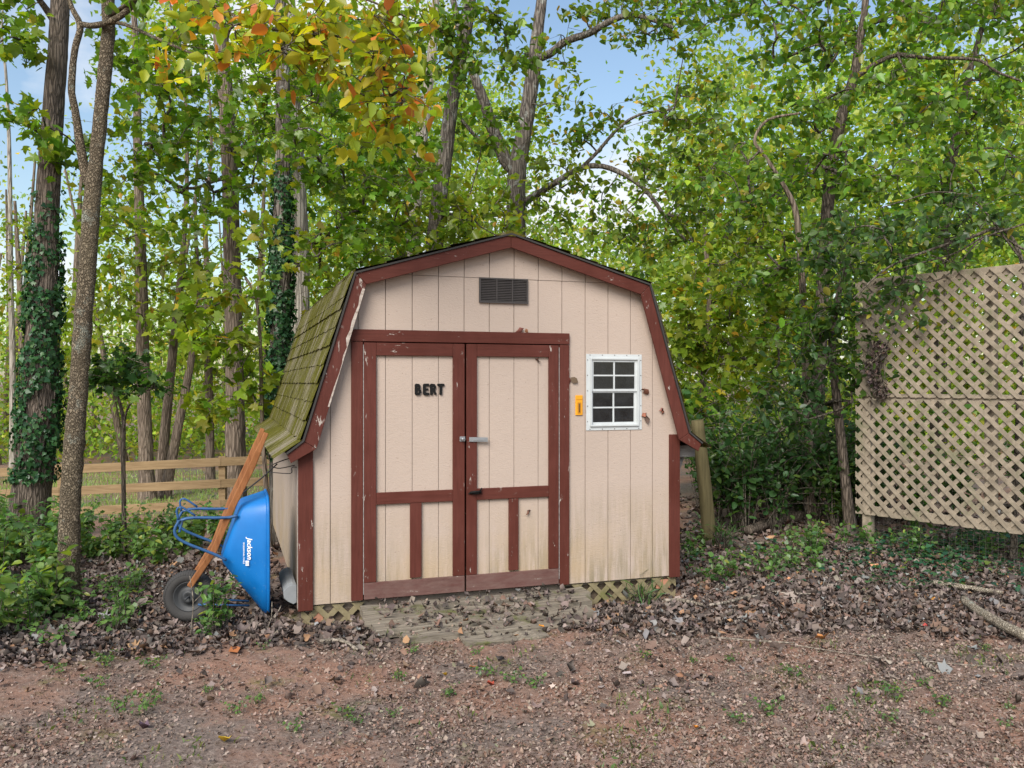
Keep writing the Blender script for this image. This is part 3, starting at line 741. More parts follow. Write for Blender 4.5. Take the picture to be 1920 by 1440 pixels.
# round the floor edge
fc = np.mean(np.array(V[-N:]), 0)
for k_ in range(N):
    for kk in range(3): V[-N + k_][kk] = V[-N + k_][kk] * .90 + fc[kk] * .10
    for kk in (1, 2): V[-2 * N + k_][kk] = V[-2 * N + k_][kk] * .985 + fc[kk] * .015
F = []
for r_ in range(len(ts) - 1):
    for k_ in range(N): F.append((r_ * N + k_, r_ * N + (k_ + 1) % N, (r_ + 1) * N + (k_ + 1) % N, (r_ + 1) * N + k_))
F.append(tuple(range((len(ts) - 1) * N, len(ts) * N)))
tr.poly(V, F, True); tray = tr.build('tray', M['blue'], wb)
so_ = tray.modifiers.new('thick', 'SOLIDIFY'); so_.thickness = .004; so_.offset = 0
rp_ = ring(-.005, N); rp_ = rp_ + rp_[:2]
MB().tube(rp_, .011, 8, False).build('rim', M['blue'], tray)
# lettering on the near side, running down the tray
def tray_face(u, v):
    """point on the near side of the tray shell"""
    x, z = q(u, v); best = None
    for t in np.linspace(0, 1, 60):
        T = np.array(rim_t) * (1 - t) + np.array(fl_t) * t; Bm = np.array(rim_b) * (1 - t) + np.array(fl_b) * t
        s = (z - Bm[1]) / (T[1] - Bm[1]); xx = Bm[0] + (T[0] - Bm[0]) * s
        if best is None or abs(xx - x) < best[0]: best = (abs(xx - x), t)
    t = best[1]; hw = (YF - YN) / 2 * (1 - .30 * t); return Vector((x, YM - hw, z))
A_, B_ = tray_face(463, 1014), tray_face(463, 1050); C_ = tray_face(472, 1014)
dirv = (B_ - A_).normalized(); upv = (C_ - A_).normalized(); nv = dirv.cross(upv).normalized(); upv = nv.cross(dirv)
def stick(me, origin, h_len, name='lettering'):
    co = np.array([v.co[:] for v in me.vertices]); mn, mxx = co.min(0), co.max(0); s = h_len / (mxx[0] - mn[0])
    o = link(name, me, M['white'], tray)
    Mx = Matrix((dirv, upv, nv)).transposed().to_4x4(); Mx.translation = origin + nv * .005
    o.matrix_local = Mx @ Matrix.Scale(s, 4) @ Matrix.Translation((-mn[0], -mn[1], 0)); return o
stick(text_mesh('Jackson', .1, .002, .0018, .22, 1.02), tray_face(461.5, 1009.5), .165)
stick(text_mesh('PROFESSIONAL TOOLS', .1, .002, .001), tray_face(456.5, 1020), .155)
lg = MB()
for a, b in ((0, .009), (.0115, .0155), (.018, .022), (.0245, .0285), (.031, .036)): lg.box(a, b, -.0, .026, 0, .001)
lm = lg.build('emblem', M['white'], tray); Mx = Matrix((dirv, upv, nv)).transposed().to_4x4(); Mx.translation = tray_face(461, 1054) + nv * .005; lm.matrix_local = Mx
# handles: tapered wooden bars along the underside, grips at the top
def bar(P, w_, d_):
    """rectangular bar following x,z points; w_ across the barrow"""
    m = MB(); V = []
    for i, (x, y, z) in enumerate(P):
        a = np.array(P[min(i + 1, len(P) - 1)]) - np.array(P[max(i - 1, 0)]); a = a / np.linalg.norm(a)
        n = np.array([a[2], 0, -a[0]]); hw = w_[i] / 2; hd = d_[i] / 2; c = np.array([x, y, z])
        V += [c - n * hd + (0, -hw, 0), c + n * hd + (0, -hw, 0), c + n * hd + (0, hw, 0), c - n * hd + (0, hw, 0)]
    F = []
    for i in range(len(P) - 1):
        o = i * 4
        for e in range(4): F.append((o + e, o + (e + 1) % 4, o + 4 + (e + 1) % 4, o + 4 + e))
    F += [(3, 2, 1, 0), tuple((len(P) - 1) * 4 + e for e in range(4))]
    return m.poly(V, F)
for y, yt in ((YN + .09, YN + .02), (YF - .09, YF - .04)):
    pts = [q(353, 1112, YN + .05), q(400, 1040, YN + .05), q(436, 950, YN + .05), q(470, 880, YN + .05), q(484, 846, YN + .05), q(490, 832, YN + .05), q(499, 811, YN + .05)]
    ys = [YM + (y - YM) * .35, YM + (y - YM) * .7, y, y * .5 + yt * .5, yt, yt, yt]
    P = [(p[0], yy, p[1]) for p, yy in zip(pts, ys)]
    bar(P, [.038] * 4 + [.034, .030, .030], [.042, .046, .048, .05, .046, .036, .036]).build('handle', M['handle'], wb, .006)
# legs: bent blue tube loops
for y in (YN + .08, YF - .12):
    lp = [q(446, 968, YN + .05), q(420, 972, YN + .05), q(350, 973, YN + .05), q(331, 985, YN + .05), q(328, 1003, YN + .05), q(345, 1018, YN + .05), q(400, 1040, YN + .05), q(425, 1052, YN + .05)]
    MB().tube(smooth_line([(p[0], y, p[1]) for p in lp], 4), .011, 8).build('leg', M['blue_tube'], wb)
    lp = [q(334, 976, YN + .05), q(331, 958, YN + .05), q(340, 952, YN + .05), q(366, 968, YN + .05)]
    MB().tube(smooth_line([(p[0], y, p[1]) for p in lp], 4), .008, 8).build('leg_brace', M['blue_tube'], wb)
a_, b_ = q(336, 998, YN + .05), q(336, 998, YN + .05)
MB().tube([(a_[0], YN + .08, a_[1]), (a_[0], YF - .12, a_[1])], .009, 8).build('cross_brace', M['blue_tube'], wb)
for y in (YM - .09, YM + .09):
    a_, b_ = q(372, 1128, YM), q(462, 1134, YM)
    MB().tube([(a_[0], y, a_[1]), (b_[0] + .02, y * .8 + YM * .2, b_[1] + .01)], .008, 6).build('nose_brace', M['blue_tube'], wb)
# wheel
wc = q(356, 1117, YM); wr = .192
wh = empty('wheel', (wc[0], YM, wc[1])); wh.parent = wb; wh.rotation_euler = (0, 0, R(-14))
def lathe(profile, n=48):
    m = MB(); V = []
    for k_ in range(n):
        a = 2 * math.pi * k_ / n
        V += [(r_ * math.cos(a), y, r_ * math.sin(a)) for r_, y in profile]
    p_ = len(profile); F = []
    for k_ in range(n):
        for e in range(p_ - 1):
            a0 = k_ * p_ + e; b0 = ((k_ + 1) % n) * p_ + e; F.append((a0, b0, b0 + 1, a0 + 1))
    return m.poly(V, F, True)
lathe([(.110, -.030), (.125, -.046), (.150, -.050), (.172, -.044), (.186, -.028), (.192, 0), (.186, .028), (.172, .044), (.150, .050), (.125, .046), (.110, .030)], 56).build('tyre', M['rubber'], wh)
td = MB()
for k_ in range(60):
    a = 2 * math.pi * k_ / 60
    for s in (-1, 1):
        c, s_ = math.cos(a), math.sin(a); c2, s2 = math.cos(a + .05), math.sin(a + .05)
        r0, r1 = .182, .196
        td.poly([(r0 * c, s * .040, r0 * s_), (r0 * c2, s * .040, r0 * s2), (r1 * c2, s * .004, r1 * s2), (r1 * c, s * .004, r1 * s_), (.168 * c, s * .052, .168 * s_), (.168 * c2, s * .052, .168 * s2)],
                [(0, 1, 2, 3) if s > 0 else (3, 2, 1, 0), (4, 5, 1, 0) if s > 0 else (0, 1, 5, 4)])
td.build('tread', M['rubber'], wh)
lathe([(0, -.02), (.03, -.045), (.045, -.04), (.055, -.012), (.09, -.010), (.104, -.032), (.113, -.034), (.113, .034), (.104, .032), (.09, .010), (.055, .012), (.045, .04), (.03, .045), (0, .02)], 40).build('rim', M['rim'], wh)
MB().tube([(0, -.11, 0), (0, .11, 0)], .009, 8).build('axle', M['rim'], wh)

# ------------------------------------------------------------------ right: leaning post, lattice screen
pb, pt = at(1331, 1024, 9.05), at(1307, 788, 9.0)
ps = empty('leaning_post', tuple(pb), 0, 'leaning round greenish wooden post behind the shed corner', 'post')
P = smooth_line([(0, 0, -.3), (0, 0, 0), tuple((pt - pb) * .5 + (.01, 0, 0)), tuple(pt - pb)], 6)
V, Qd = tube(P, np.linspace(.082, .066, len(P)), 16, .03, 4)
n = 16; me = bpy.data.meshes.new('shaft'); me.from_pydata(V.tolist(), [], Qd.tolist() + [list(range(len(V) - n, len(V)))]); me.polygons.foreach_set('use_smooth', [True] * len(Qd) + [False])
link('shaft', me, M['post'], ps)

LA = at(1606, 962, 8.9); LBp = at(1925, 1004, 7.62)
ldir = math.atan2(LBp[1] - LA[1], LBp[0] - LA[0])
lat = empty('lattice_screen', (LA[0], LA[1], ground(LA[0], LA[1])), ldir, 'tall tan diagonal lattice screen on posts beside the thicket', 'lattice screen')
lz = LA[2] - ground(LA[0], LA[1])
LW = 2.95
lattice(0, LW, lz + .0, lz + 1.205, .098, .039, -.024, .012, M['lattice'], lat, 'slat', .003)
lattice(-.0, LW, lz + 1.225, lz + 2.43, .098, .039, -.025, .012, M['lattice'], lat, 'slat', .003, .06)
# real lattice ends are cut diagonal: posts and rails behind
for x, zl in ((.06, -.4), (1.25, lz), (2.85, -.4)): MB().box(x, x + .089, .046 if zl > 0 else .004, .135 if zl > 0 else .093, zl, lz + 2.45).build('post', M['lattice'], lat, .004)
for z in (.0, 1.17, 2.36): MB().box(.16, LW, .006, .044, lz + z, lz + z + .09).build('rail', M['lattice'], lat, .003)
wm = TubeSet()
for x in np.arange(.17, LW, .055): wm.add(np.array([(x, .03, .0), (x + .002, .028, lz + .04)]), .0012, 3)
for z in np.arange(.02, lz + .03, .055): wm.add(np.array([(.15, .03, z), (LW, .03, z)]), .0012, 3)
tag(link('wire_netting', wm.mesh('wire_netting'), M['wire'], lat), kind='stuff')

# ------------------------------------------------------------------ left: rail fence
def fence(pts, name, label, mesh=True):
    f = empty(name, (pts[0][0], pts[0][1], 0), 0, label, 'fence')
    o = np.array([pts[0][0], pts[0][1], 0])
    for i, p in enumerate(pts):
        p = np.array(p) - o
        MB().box(p[0] - .055, p[0] + .055, p[1] + .022, p[1] + .11, -1.6, p[2] + .015).build('post', M['fence'], f, .006)
    for i in range(len(pts) - 1):
        a, b = np.array(pts[i]) - o, np.array(pts[i + 1]) - o
        for dz in (0, .345, .675):
            g0 = .0015
            m = MB(); ln = np.linalg.norm((b - a)[:2]); e = (b - a) / ln
            A0 = a + e * g0 - (0, 0, dz); B0 = b - e * g0 - (0, 0, dz)
            m.poly([A0 + (0, -.02, -.135), B0 + (0, -.02, -.135), B0 + (0, .02, -.135), A0 + (0, .02, -.135), A0 + (0, -.02, 0), B0 + (0, -.02, 0), B0 + (0, .02, 0), A0 + (0, .02, 0)],
                   [(0, 3, 2, 1), (4, 5, 6, 7), (0, 1, 5, 4), (1, 2, 6, 5), (2, 3, 7, 6), (3, 0, 4, 7)])
            m.build('rail', M['fence'], f, .004)
    if mesh:
        t = TubeSet()
        for i in range(len(pts) - 1):
            a, b = np.array(pts[i]) - o, np.array(pts[i + 1]) - o
            for k_ in np.arange(0, 1, .04):
                p = a + (b - a) * k_; t.add(np.array([p + (0, .03, -.02), p + (0, .03, -1.1)]), .0016, 3)
            for dz in np.arange(.05, 1.1, .10): t.add(np.array([a + (0, .03, -dz), b + (0, .03, -dz)]), .0016, 3)
        tag(link('wire_netting', t.mesh('wire_netting'), M['wire'], f), kind='stuff')
    return f
Yf = 13.5
fence([at(-190, 886, Yf), at(112, 873, Yf), at(415, 858, Yf), at(700, 846, Yf + .4)], 'rail_fence', 'three-rail tan wooden fence with wire netting behind the undergrowth')
fence([at(-60, 903, 25.), at(190, 906, 25.), at(415, 899, 25.), at(640, 892, 25.)], 'rail_fence', 'distant low wooden rail fence across the lawn beyond the nearer fence', False)
# strip of mown lawn beyond the fence
lawn = LeafSet()
g = np.random.default_rng(77)
n = 26000; lx = g.uniform(-17, 1, n); ly = g.uniform(15.5, 26, n)
Pn = np.stack([lx, ly, terrain(lx, ly) + .005], -1)
lawn.add(*leaves(Pn, .12, 'blade', [((.24, .36, .09), 3), ((.31, .41, .12), 2)], g, (70, 14), 60))
PALE = 1
lo = link('lawn_grass', lawn.mesh('lawn_grass'), M['leaf']); tag(lo, 'pale mown grass beyond the wooden fence', 'grass', kind='stuff')

# ------------------------------------------------------------------ trees
GREEN = [((0.110, 0.197, 0.020), 4), ((0.143, 0.227, 0.022), 4), ((0.083, 0.153, 0.024), 3), ((0.198, 0.256, 0.024), 2), ((0.297, 0.256, 0.025), .35)]
YGREEN = [((0.187, 0.266, 0.022), 5), ((0.237, 0.295, 0.028), 4), ((0.138, 0.222, 0.024), 3), ((0.341, 0.315, 0.025), 1.2), ((0.418, 0.256, 0.025), .15)]
DARKG = [((0.044, 0.099, 0.034), 5), ((0.061, 0.133, 0.040), 4), ((0.088, 0.163, 0.035), 2)]
MAPLE = [((0.105, 0.202, 0.018), 5), ((0.143, 0.246, 0.020), 5), ((0.204, 0.281, 0.022), 3), ((0.319, 0.286, 0.025), .45)]
DOG = [((.36, .38, .022), 7), ((.42, .37, .025), 4), ((.25, .34, .03), 6), ((.55, .25, .035), 2.6), ((.52, .15, .035), 1.5), ((.46, .38, .025), 2)]
OAK = [((0.140, 0.217, 0.024), 5), ((0.196, 0.246, 0.022), 3), ((0.090, 0.163, 0.030), 4), ((0.336, 0.256, 0.024), .9), ((0.381, 0.207, 0.035), .25)]
THICK = [((0.129, 0.236, 0.025), 5), ((0.168, 0.276, 0.030), 4), ((0.090, 0.182, 0.040), 3), ((0.269, 0.305, 0.026), 1.2), ((0.403, 0.315, 0.025), .25)]
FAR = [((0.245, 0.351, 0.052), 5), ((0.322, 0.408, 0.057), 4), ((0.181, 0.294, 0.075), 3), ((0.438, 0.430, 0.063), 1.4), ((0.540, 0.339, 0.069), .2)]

def grow(root_pts, centers, g, thick=.0045, up=.15, nseg=5):
    """connect spray centres back to the trunk points; returns list of (polyline, r0, r1)"""
    nodes = [np.array(p) for p in root_pts]; par = [-1] * len(nodes); nroot = len(nodes)
    order = np.argsort([np.min(np.linalg.norm(np.array(root_pts) - c, axis=1)) for c in centers])
    for i in order:
        c = centers[i]; N_ = np.array(nodes); d = np.linalg.norm(N_ - c, axis=1)
        pen = d + .35 * np.maximum(0, N_[:, 2] - c[2] - .2) + np.where(np.arange(len(nodes)) < nroot, 0.25, 0)
        j = int(np.argmin(pen)); nodes.append(np.array(c)); par.append(j)
    cnt = np.ones(len(nodes))
    for i in range(len(nodes) - 1, nroot - 1, -1):
        if par[i] >= nroot: cnt[par[i]] += cnt[i]
    out = []
    for i in range(nroot, len(nodes)):
        a, b = nodes[par[i]], nodes[i]; L = np.linalg.norm(b - a)
        m = (a + b) / 2 + g.normal(0, .10 * L, 3) + (0, 0, up * L * .5)
        r1 = thick * math.sqrt(cnt[i]) * .75; r0 = thick * math.sqrt(cnt[i]) * 1.15
        out.append((smooth_line([a, m, b], nseg), r0, r1))
    return out
def zone_centers(zones, g):
    C = []; K = []
    for zi, z in enumerate(zones):
        u, v, ru, rv, Y, dY, n = z[:7]
        for _ in range(n):
            while True:
                a, b = g.uniform(-1, 1, 2)
                if a * a + b * b < 1: break
            C.append(at(u + a * ru, v + b * rv, Y + g.uniform(-dY, dY))); K.append(zi)
    return np.array(C), np.array(K)
def make_tree(name, label, trunk_px, Y, zones, bark, palette, shape, lsize, per, spread, seed, cat='tree', group=None, leanY=0, limbs=(), leafmat='leaf', extra_top=None, thick=.0045, rough=.05, twig='twig', roots=None, pitch=(-22, 34), nsides=14):
    """trunk_px: rows of (u, v, width in pixels); zones: (u, v, ru, rv, Y, dY, sprays[, palette])"""
    g = np.random.default_rng(seed)
    tp = np.array(trunk_px, float); ks = np.linspace(0, 1, len(tp))
    P = np.array([at(u, v, Y + leanY * k_) for (u, v, _), k_ in zip(tp, ks)]); r = np.array([wd / 2 * (Y + leanY * k_) / FPX for (_, _, wd), k_ in zip(tp, ks)])
    gz = ground(P[0, 0], P[0, 1])
    if P[0, 2] > gz - .1:       # carry the trunk down into the ground
        e = (P[1] - P[0]); e /= np.linalg.norm(e); k_ = (P[0, 2] - gz + .15) / max(e[2], .3)
        P = np.vstack([P[0] - e * k_, P]); r = np.concatenate([[r[0] * 1.12], r])
    if extra_top:               # carry it above the frame
        e = (P[-1] - P[-2]); e = e / np.linalg.norm(e) * .6 + np.array([0, 0, .4])
        P = np.vstack([P, P[-1] + e * extra_top * .5 + g.normal(0, .12, 3), P[-1] + e * extra_top + g.normal(0, .3, 3)]); r = np.concatenate([r, [r[-1] * .72, r[-1] * .3]])
    base = P[0].copy(); base[2] = gz
    t = empty(name, tuple(base), 0, label, cat, group)
    ts_ = TubeSet(); seglen = .12
    Pl = smooth_line(P, 8); rl = np.interp(np.linspace(0, 1, len(Pl)), np.linspace(0, 1, len(r)), r)
    flare = 1 + .35 * np.exp(-np.maximum(0, Pl[:, 2] - gz) / .25); rl = rl * flare
    ts_.add(Pl - base, rl, nsides, rough, seed)
    rootpts = [p for p in Pl[len(Pl) // 4:]]
    for lb in limbs:
        lp = np.array([at(u, v, yy) for u, v, _, yy in lb]); lr = np.array([wd / 2 * yy / FPX for _, _, wd, yy in lb])
        ll = smooth_line(lp, 6); ts_.add(ll - base, np.interp(np.linspace(0, 1, len(ll)), np.linspace(0, 1, len(lr)), lr), 10, rough, seed + 7)
        rootpts += [p for p in ll[2:]]
    link('trunk', ts_.mesh('trunk'), M[bark], t)
    if not zones: return t
    C, K = zone_centers(zones, g)
    br = TubeSet()
    for pl, r0, r1 in grow(rootpts if roots is None else roots, C, g, thick):
        br.add(pl - base, np.linspace(r0, r1, len(pl)), 5)
    ls = LeafSet()
    for zi, z in enumerate(zones):
        cz = C[K == zi]
        if not len(cz): continue
        n = int(per * (z[8] if len(z) > 8 else 1)); pal = z[7] if len(z) > 7 and z[7] is not None else palette
        # each spray: a few twigs with leaves set along them
        for c in cz:
            nt_ = max(2, n // 7); tips = c + g.normal(0, 1, (nt_, 3)) * np.array([1, 1, .55]) * spread
            for tpnt in tips: br.add(np.array([c, (c + tpnt) / 2 + g.normal(0, .03, 3), tpnt]) - base, [.004, .003, .0015], 3)
            w_ = g.uniform(.15, 1.05, n); Pp = c + (tips[g.integers(0, nt_, n)] - c) * w_[:, None] + g.normal(0, lsize * .45, (n, 3))
            ls.add(*leaves(Pp - base, lsize, shape, pal, g, pitch, 42, .16, tint=np.clip(g.normal(1, .13), .7, 1.35)))
    link('branches', br.mesh('branches'), M[twig], t)['kind'] = 'stuff'
    link('crown', ls.mesh('crown'), M[leafmat], t)['kind'] = 'stuff'
    return t

# 1 ivy-clad tree, far left
t1 = make_tree('ivy_clad_tree', 'tall dark-barked tree wrapped in ivy beside the forked tree', [(62, 900, 66), (72, 800, 62), (78, 650, 55), (84, 500, 46), (92, 330, 40), (103, 170, 36), (113, 0, 33)], 9.6,
          [(40, 60, 60, 60, 9.2, .6, 8), (60, 240, 50, 40, 9.0, .5, 5, MAPLE), (160, 300, 60, 60, 9.4, .5, 4), (-30, 120, 50, 90, 9.4, .8, 5)], 'bark_dark', MAPLE, 'maple', .13, 20, .24, 31, extra_top=6, rough=.035, nsides=20,
          limbs=[[(103, 40, 16, 9.6), (85, 15, 12, 9.5), (60, -20, 10, 9.3)]])
# 2 forked dogwood, nearest trunk
t2 = make_tree('forked_dogwood', 'slender forked tree with flaky bark and orange-yellow leaves above the shed', [(126, 1150, 42), (128, 1100, 37), (131, 950, 36), (139, 830, 36), (146, 740, 33), (152, 650, 33), (164, 500, 31), (172, 380, 31), (180, 300, 25), (192, 180, 25), (203, 60, 24), (206, -30, 22)], 6.7,
          [(500, 45, 130, 55, 5.5, .35, 16), (640, 80, 130, 75, 5.4, .35, 22), (730, 170, 65, 75, 5.4, .25, 16), (400, 20, 90, 40, 5.8, .3, 6), (760, 40, 50, 60, 5.6, .3, 5), (330, 115, 30, 20, 6.0, .2, 2), (455, 125, 40, 30, 5.6, .2, 3), (730, 265, 22, 20, 5.4, .1, 2),
           (260, 20, 80, 40, 6.4, .3, 3, MAPLE)], 'bark_dog', DOG, 'oval', .098, 15, .18, 32, leanY=-.1, extra_top=1.6, rough=.085, nsides=18, thick=.0032, pitch=(-35, 32),
          limbs=[[(168, 345, 22, 6.68), (155, 300, 17, 6.65), (142, 215, 14, 6.62), (134, 165, 13, 6.6), (140, 95, 12, 6.6), (150, 50, 12, 6.6), (135, 15, 9, 6.6), (122, -25, 8, 6.6)],
                 [(148, 45, 11, 6.6), (175, 48, 11, 6.55), (208, 40, 12, 6.5), (240, 18, 11, 6.45), (262, -20, 10, 6.4)],
                 [(205, 40, 8, 6.6), (240, 48, 7, 6.4), (300, 75, 6, 6.2), (350, 96, 5, 6.0), (400, 120, 4, 5.8)],
                 [(262, -20, 9, 6.4), (400, 12, 7, 5.9), (470, 45, 6, 5.7), (560, 62, 5, 5.5), (640, 70, 4, 5.4), (700, 110, 4, 5.4), (725, 200, 3, 5.4)],
                 [(204, 30, 8, 6.6), (330, -40, 7, 6.0), (520, -40, 6, 5.6), (660, -10, 5, 5.4), (760, 30, 3, 5.4)]])
# 3 straight brown trunk behind the fence
t3 = make_tree('straight_tree', 'straight brown trunk rising behind the rail fence, bare of ivy', [(441, 862, 38), (440, 700, 33), (435, 500, 31), (431, 330, 30), (423, 180, 29), (416, 110, 27), (410, 0, 24)], 15.2,
          [(330, 330, 100, 120, 13.5, 1.0, 22), (300, 200, 110, 90, 13, 1, 18), (470, 180, 90, 110, 13.5, 1, 19), (370, 90, 120, 80, 13, 1, 17), (490, 330, 80, 80, 14, 1, 13), (250, 90, 80, 80, 13, 1, 10)], 'bark_brown', MAPLE, 'maple', .15, 20, .38, 33, extra_top=7, nsides=16,
          limbs=[[(432, 330, 9, 15.2), (400, 340, 7, 14.6), (362, 353, 6, 14.1), (325, 345, 5, 13.8), (285, 320, 4, 13.5), (250, 295, 3, 13.3)]])
# 4 ivy trunk close behind the shed
t4 = make_tree('ivy_covered_tree', 'ivy-smothered trunk rising just behind the mossy roof', [(526, 860, 40), (526, 700, 36), (528, 500, 32), (530, 330, 29), (531, 200, 26), (528, 60, 24), (524, -10, 22)], 11.6,
          [(600, 230, 110, 110, 10.6, .9, 25), (680, 330, 100, 110, 10.8, .9, 24), (560, 60, 120, 70, 10.8, .9, 14), (700, 440, 60, 60, 11, .6, 10), (620, 500, 60, 70, 11.2, .6, 12, YGREEN), (760, 260, 60, 90, 11, .6, 12)], 'bark_oak', MAPLE, 'maple', .118, 22, .30, 34, extra_top=6, nsides=16)
# 5 pale furrowed trunk behind it
t5 = make_tree('pale_furrowed_tree', 'pale furrowed trunk standing behind the ivy-smothered trunk', [(562, 700, 40), (562, 560, 38), (561, 450, 36), (556, 330, 32), (550, 200, 28), (546, 60, 24)], 14,
          [(640, 130, 110, 90, 14, 1, 14), (720, 60, 100, 70, 14, 1, 14)], 'bark_pale', YGREEN, 'kite', .15, 24, .36, 35, extra_top=6)
# 6 leaning trunk over the roof
t6 = make_tree('leaning_hickory', 'grey trunk leaning right above the left slope of the roof', [(808, 640, 34), (812, 500, 33), (822, 380, 30), (836, 280, 28), (846, 200, 25), (864, 100, 23), (882, 0, 20)], 13,
          [(780, 380, 90, 70, 12.4, .8, 20, YGREEN), (890, 400, 80, 60, 12.6, .8, 16, YGREEN), (880, 100, 90, 90, 12.6, .8, 16), (800, 90, 80, 90, 12.6, .8, 18), (960, 90, 60, 70, 12.8, .6, 7), (930, 250, 50, 60, 12.6, .6, 6), (700, 460, 80, 40, 12.4, .8, 12, YGREEN)], 'bark_oak', GREEN, 'oval', .135, 22, .30, 36, extra_top=5)
t7 = make_tree('pale_distant_tree', 'slim pale trunk half hidden by leaves left of the leaning trunk', [(765, 620, 30), (770, 480, 28), (782, 340, 26), (794, 230, 22), (808, 120, 18), (815, 30, 15)], 19,
          [(740, 300, 110, 120, 18.5, 1.4, 24), (700, 150, 120, 110, 18.5, 1.4, 22), (850, 420, 110, 50, 18, 1, 14)], 'bark_pale', YGREEN, 'kite', .19, 24, .45, 37, extra_top=5)
# 8 forked oak above the ridge
t8 = make_tree('forked_oak', 'forked oak with a high V above the shed ridge and long side limbs', [(968, 560, 42), (968, 440, 36), (968, 380, 36), (970, 320, 34), (984, 240, 29), (998, 150, 27), (1006, 80, 24), (1016, 0, 20)], 15,
          [(1090, 240, 70, 60, 14.5, .8, 8), (1190, 240, 80, 70, 14.5, .8, 8), (1230, 40, 130, 60, 14.3, .8, 32), (1100, 40, 70, 50, 14.5, .8, 7), (1010, 330, 80, 60, 14.2, .5, 9, YGREEN), (1090, 400, 90, 60, 14.3, .6, 9), (1240, 380, 90, 80, 14.2, .8, 20), (1300, 230, 80, 100, 14.2, .8, 28), (1330, 430, 70, 80, 14, .8, 18), (900, 230, 50, 60, 14.6, .6, 5), (1170, 470, 60, 40, 14.3, .6, 8), (1050, 160, 60, 60, 14.3, .5, 6, YGREEN)],
          'bark_oak', OAK, 'oval', .135, 20, .30, 38, extra_top=5, nsides=18, thick=.0052,
          limbs=[[(968, 322, 26, 15), (948, 300, 25, 15), (925, 245, 22, 14.9), (907, 190, 20, 14.8), (890, 145, 17, 14.7), (868, 80, 14, 14.6), (850, 0, 11, 14.5)],
                 [(1008, 110, 17, 15), (1035, 98, 15, 14.9), (1060, 78, 14, 14.8), (1105, 62, 13, 14.7), (1140, 42, 12, 14.6), (1180, 28, 11, 14.5), (1220, 36, 9, 14.4), (1262, 52, 6, 14.3)],
                 [(985, 378, 14, 15), (1005, 366, 13, 14.8), (1045, 340, 12, 14.6), (1090, 315, 11, 14.5), (1130, 312, 10, 14.4), (1175, 330, 9, 14.3), (1215, 362, 8, 14.2), (1250, 410, 7, 14.1), (1285, 450, 5, 14)],
                 [(1090, 315, 8, 14.5), (1120, 285, 7, 14.4), (1160, 240, 6, 14.3), (1200, 215, 5, 14.2), (1260, 205, 4, 14.1)],
                 [(915, 280, 8, 14.9), (885, 248, 7, 14.8), (865, 225, 6, 14.7)]])
# right-hand thicket trees
t9 = make_tree('thicket_tree', 'slim dark leaning tree rising out of the thicket, forking to the right', [(1535, 700, 26), (1545, 500, 24), (1556, 340, 22), (1568, 270, 21), (1583, 200, 19), (1602, 140, 18), (1613, 70, 15), (1624, -10, 12)], 11,
          [(1500, 180, 110, 130, 10.8, .9, 34), (1400, 10, 150, 60, 10.8, .9, 26), (1640, 30, 130, 80, 10.8, .9, 26), (1700, 190, 90, 80, 10.6, .8, 22), (1480, 360, 110, 80, 10.8, .8, 24), (1640, 330, 90, 70, 10.4, .7, 18)], 'bark_dark', THICK, 'oval', .115, 22, .26, 39, extra_top=5,
          limbs=[[(1605, 145, 10, 11), (1645, 118, 9, 10.9), (1685, 103, 8, 10.8), (1730, 108, 7, 10.7), (1830, 112, 6, 10.5), (1870, 135, 5, 10.4), (1915, 152, 4, 10.3)], [(1615, 52, 9, 11), (1655, 35, 8, 10.9), (1695, 0, 7, 10.8)]])
t10 = make_tree('bent_sapling', 'thin bent sapling with arched twig tips right of the forked oak', [(1512, 720, 16), (1506, 560, 14), (1498, 450, 12), (1490, 390, 11), (1465, 340, 8), (1432, 290, 7), (1415, 262, 6), (1440, 225, 5), (1500, 212, 4)], 10,
          [(1400, 480, 110, 70, 9.9, .7, 26, YGREEN), (1480, 560, 100, 70, 9.8, .7, 24), (1380, 330, 70, 80, 10, .6, 14)], 'bark_brown', THICK, 'oval', .10, 22, .22, 40)
t11 = make_tree('thicket_tree', 'stout hidden-trunked tree behind the top of the lattice screen', [(1760, 800, 30), (1765, 500, 26), (1785, 300, 18), (1815, 150, 12), (1850, 0, 8)], 12.5,
          [(1800, 90, 140, 130, 11.6, 1, 48), (1830, 0, 120, 60, 11.4, .8, 20), (1850, 320, 120, 120, 11.5, 1, 34), (1740, 420, 120, 90, 11.5, 1, 28), (1800, 640, 150, 130, 11.6, 1, 40, YGREEN), (1700, 780, 120, 90, 12, 1, 22, THICK)], 'bark_dark', THICK, 'oval', .125, 22, .3, 41, extra_top=4)
t12 = make_tree('thicket_tree', 'bushy yellow-green tree behind the right eave of the shed', [(1330, 860, 14), (1318, 740, 13), (1325, 640, 11), (1330, 540, 9), (1320, 440, 7)], 13,
          [(1320, 560, 90, 60, 12.8, .8, 26), (1290, 660, 70, 70, 12.8, .8, 22), (1390, 680, 90, 70, 12.6, .8, 26), (1300, 780, 70, 60, 12.5, .7, 18, THICK), (1430, 590, 60, 50, 12.4, .6, 14)], 'bark_brown', YGREEN, 'maple', .135, 22, .28, 42,
          limbs=[[(1322, 690, 7, 13), (1350, 685, 6, 12.8), (1385, 668, 4, 12.6)]])
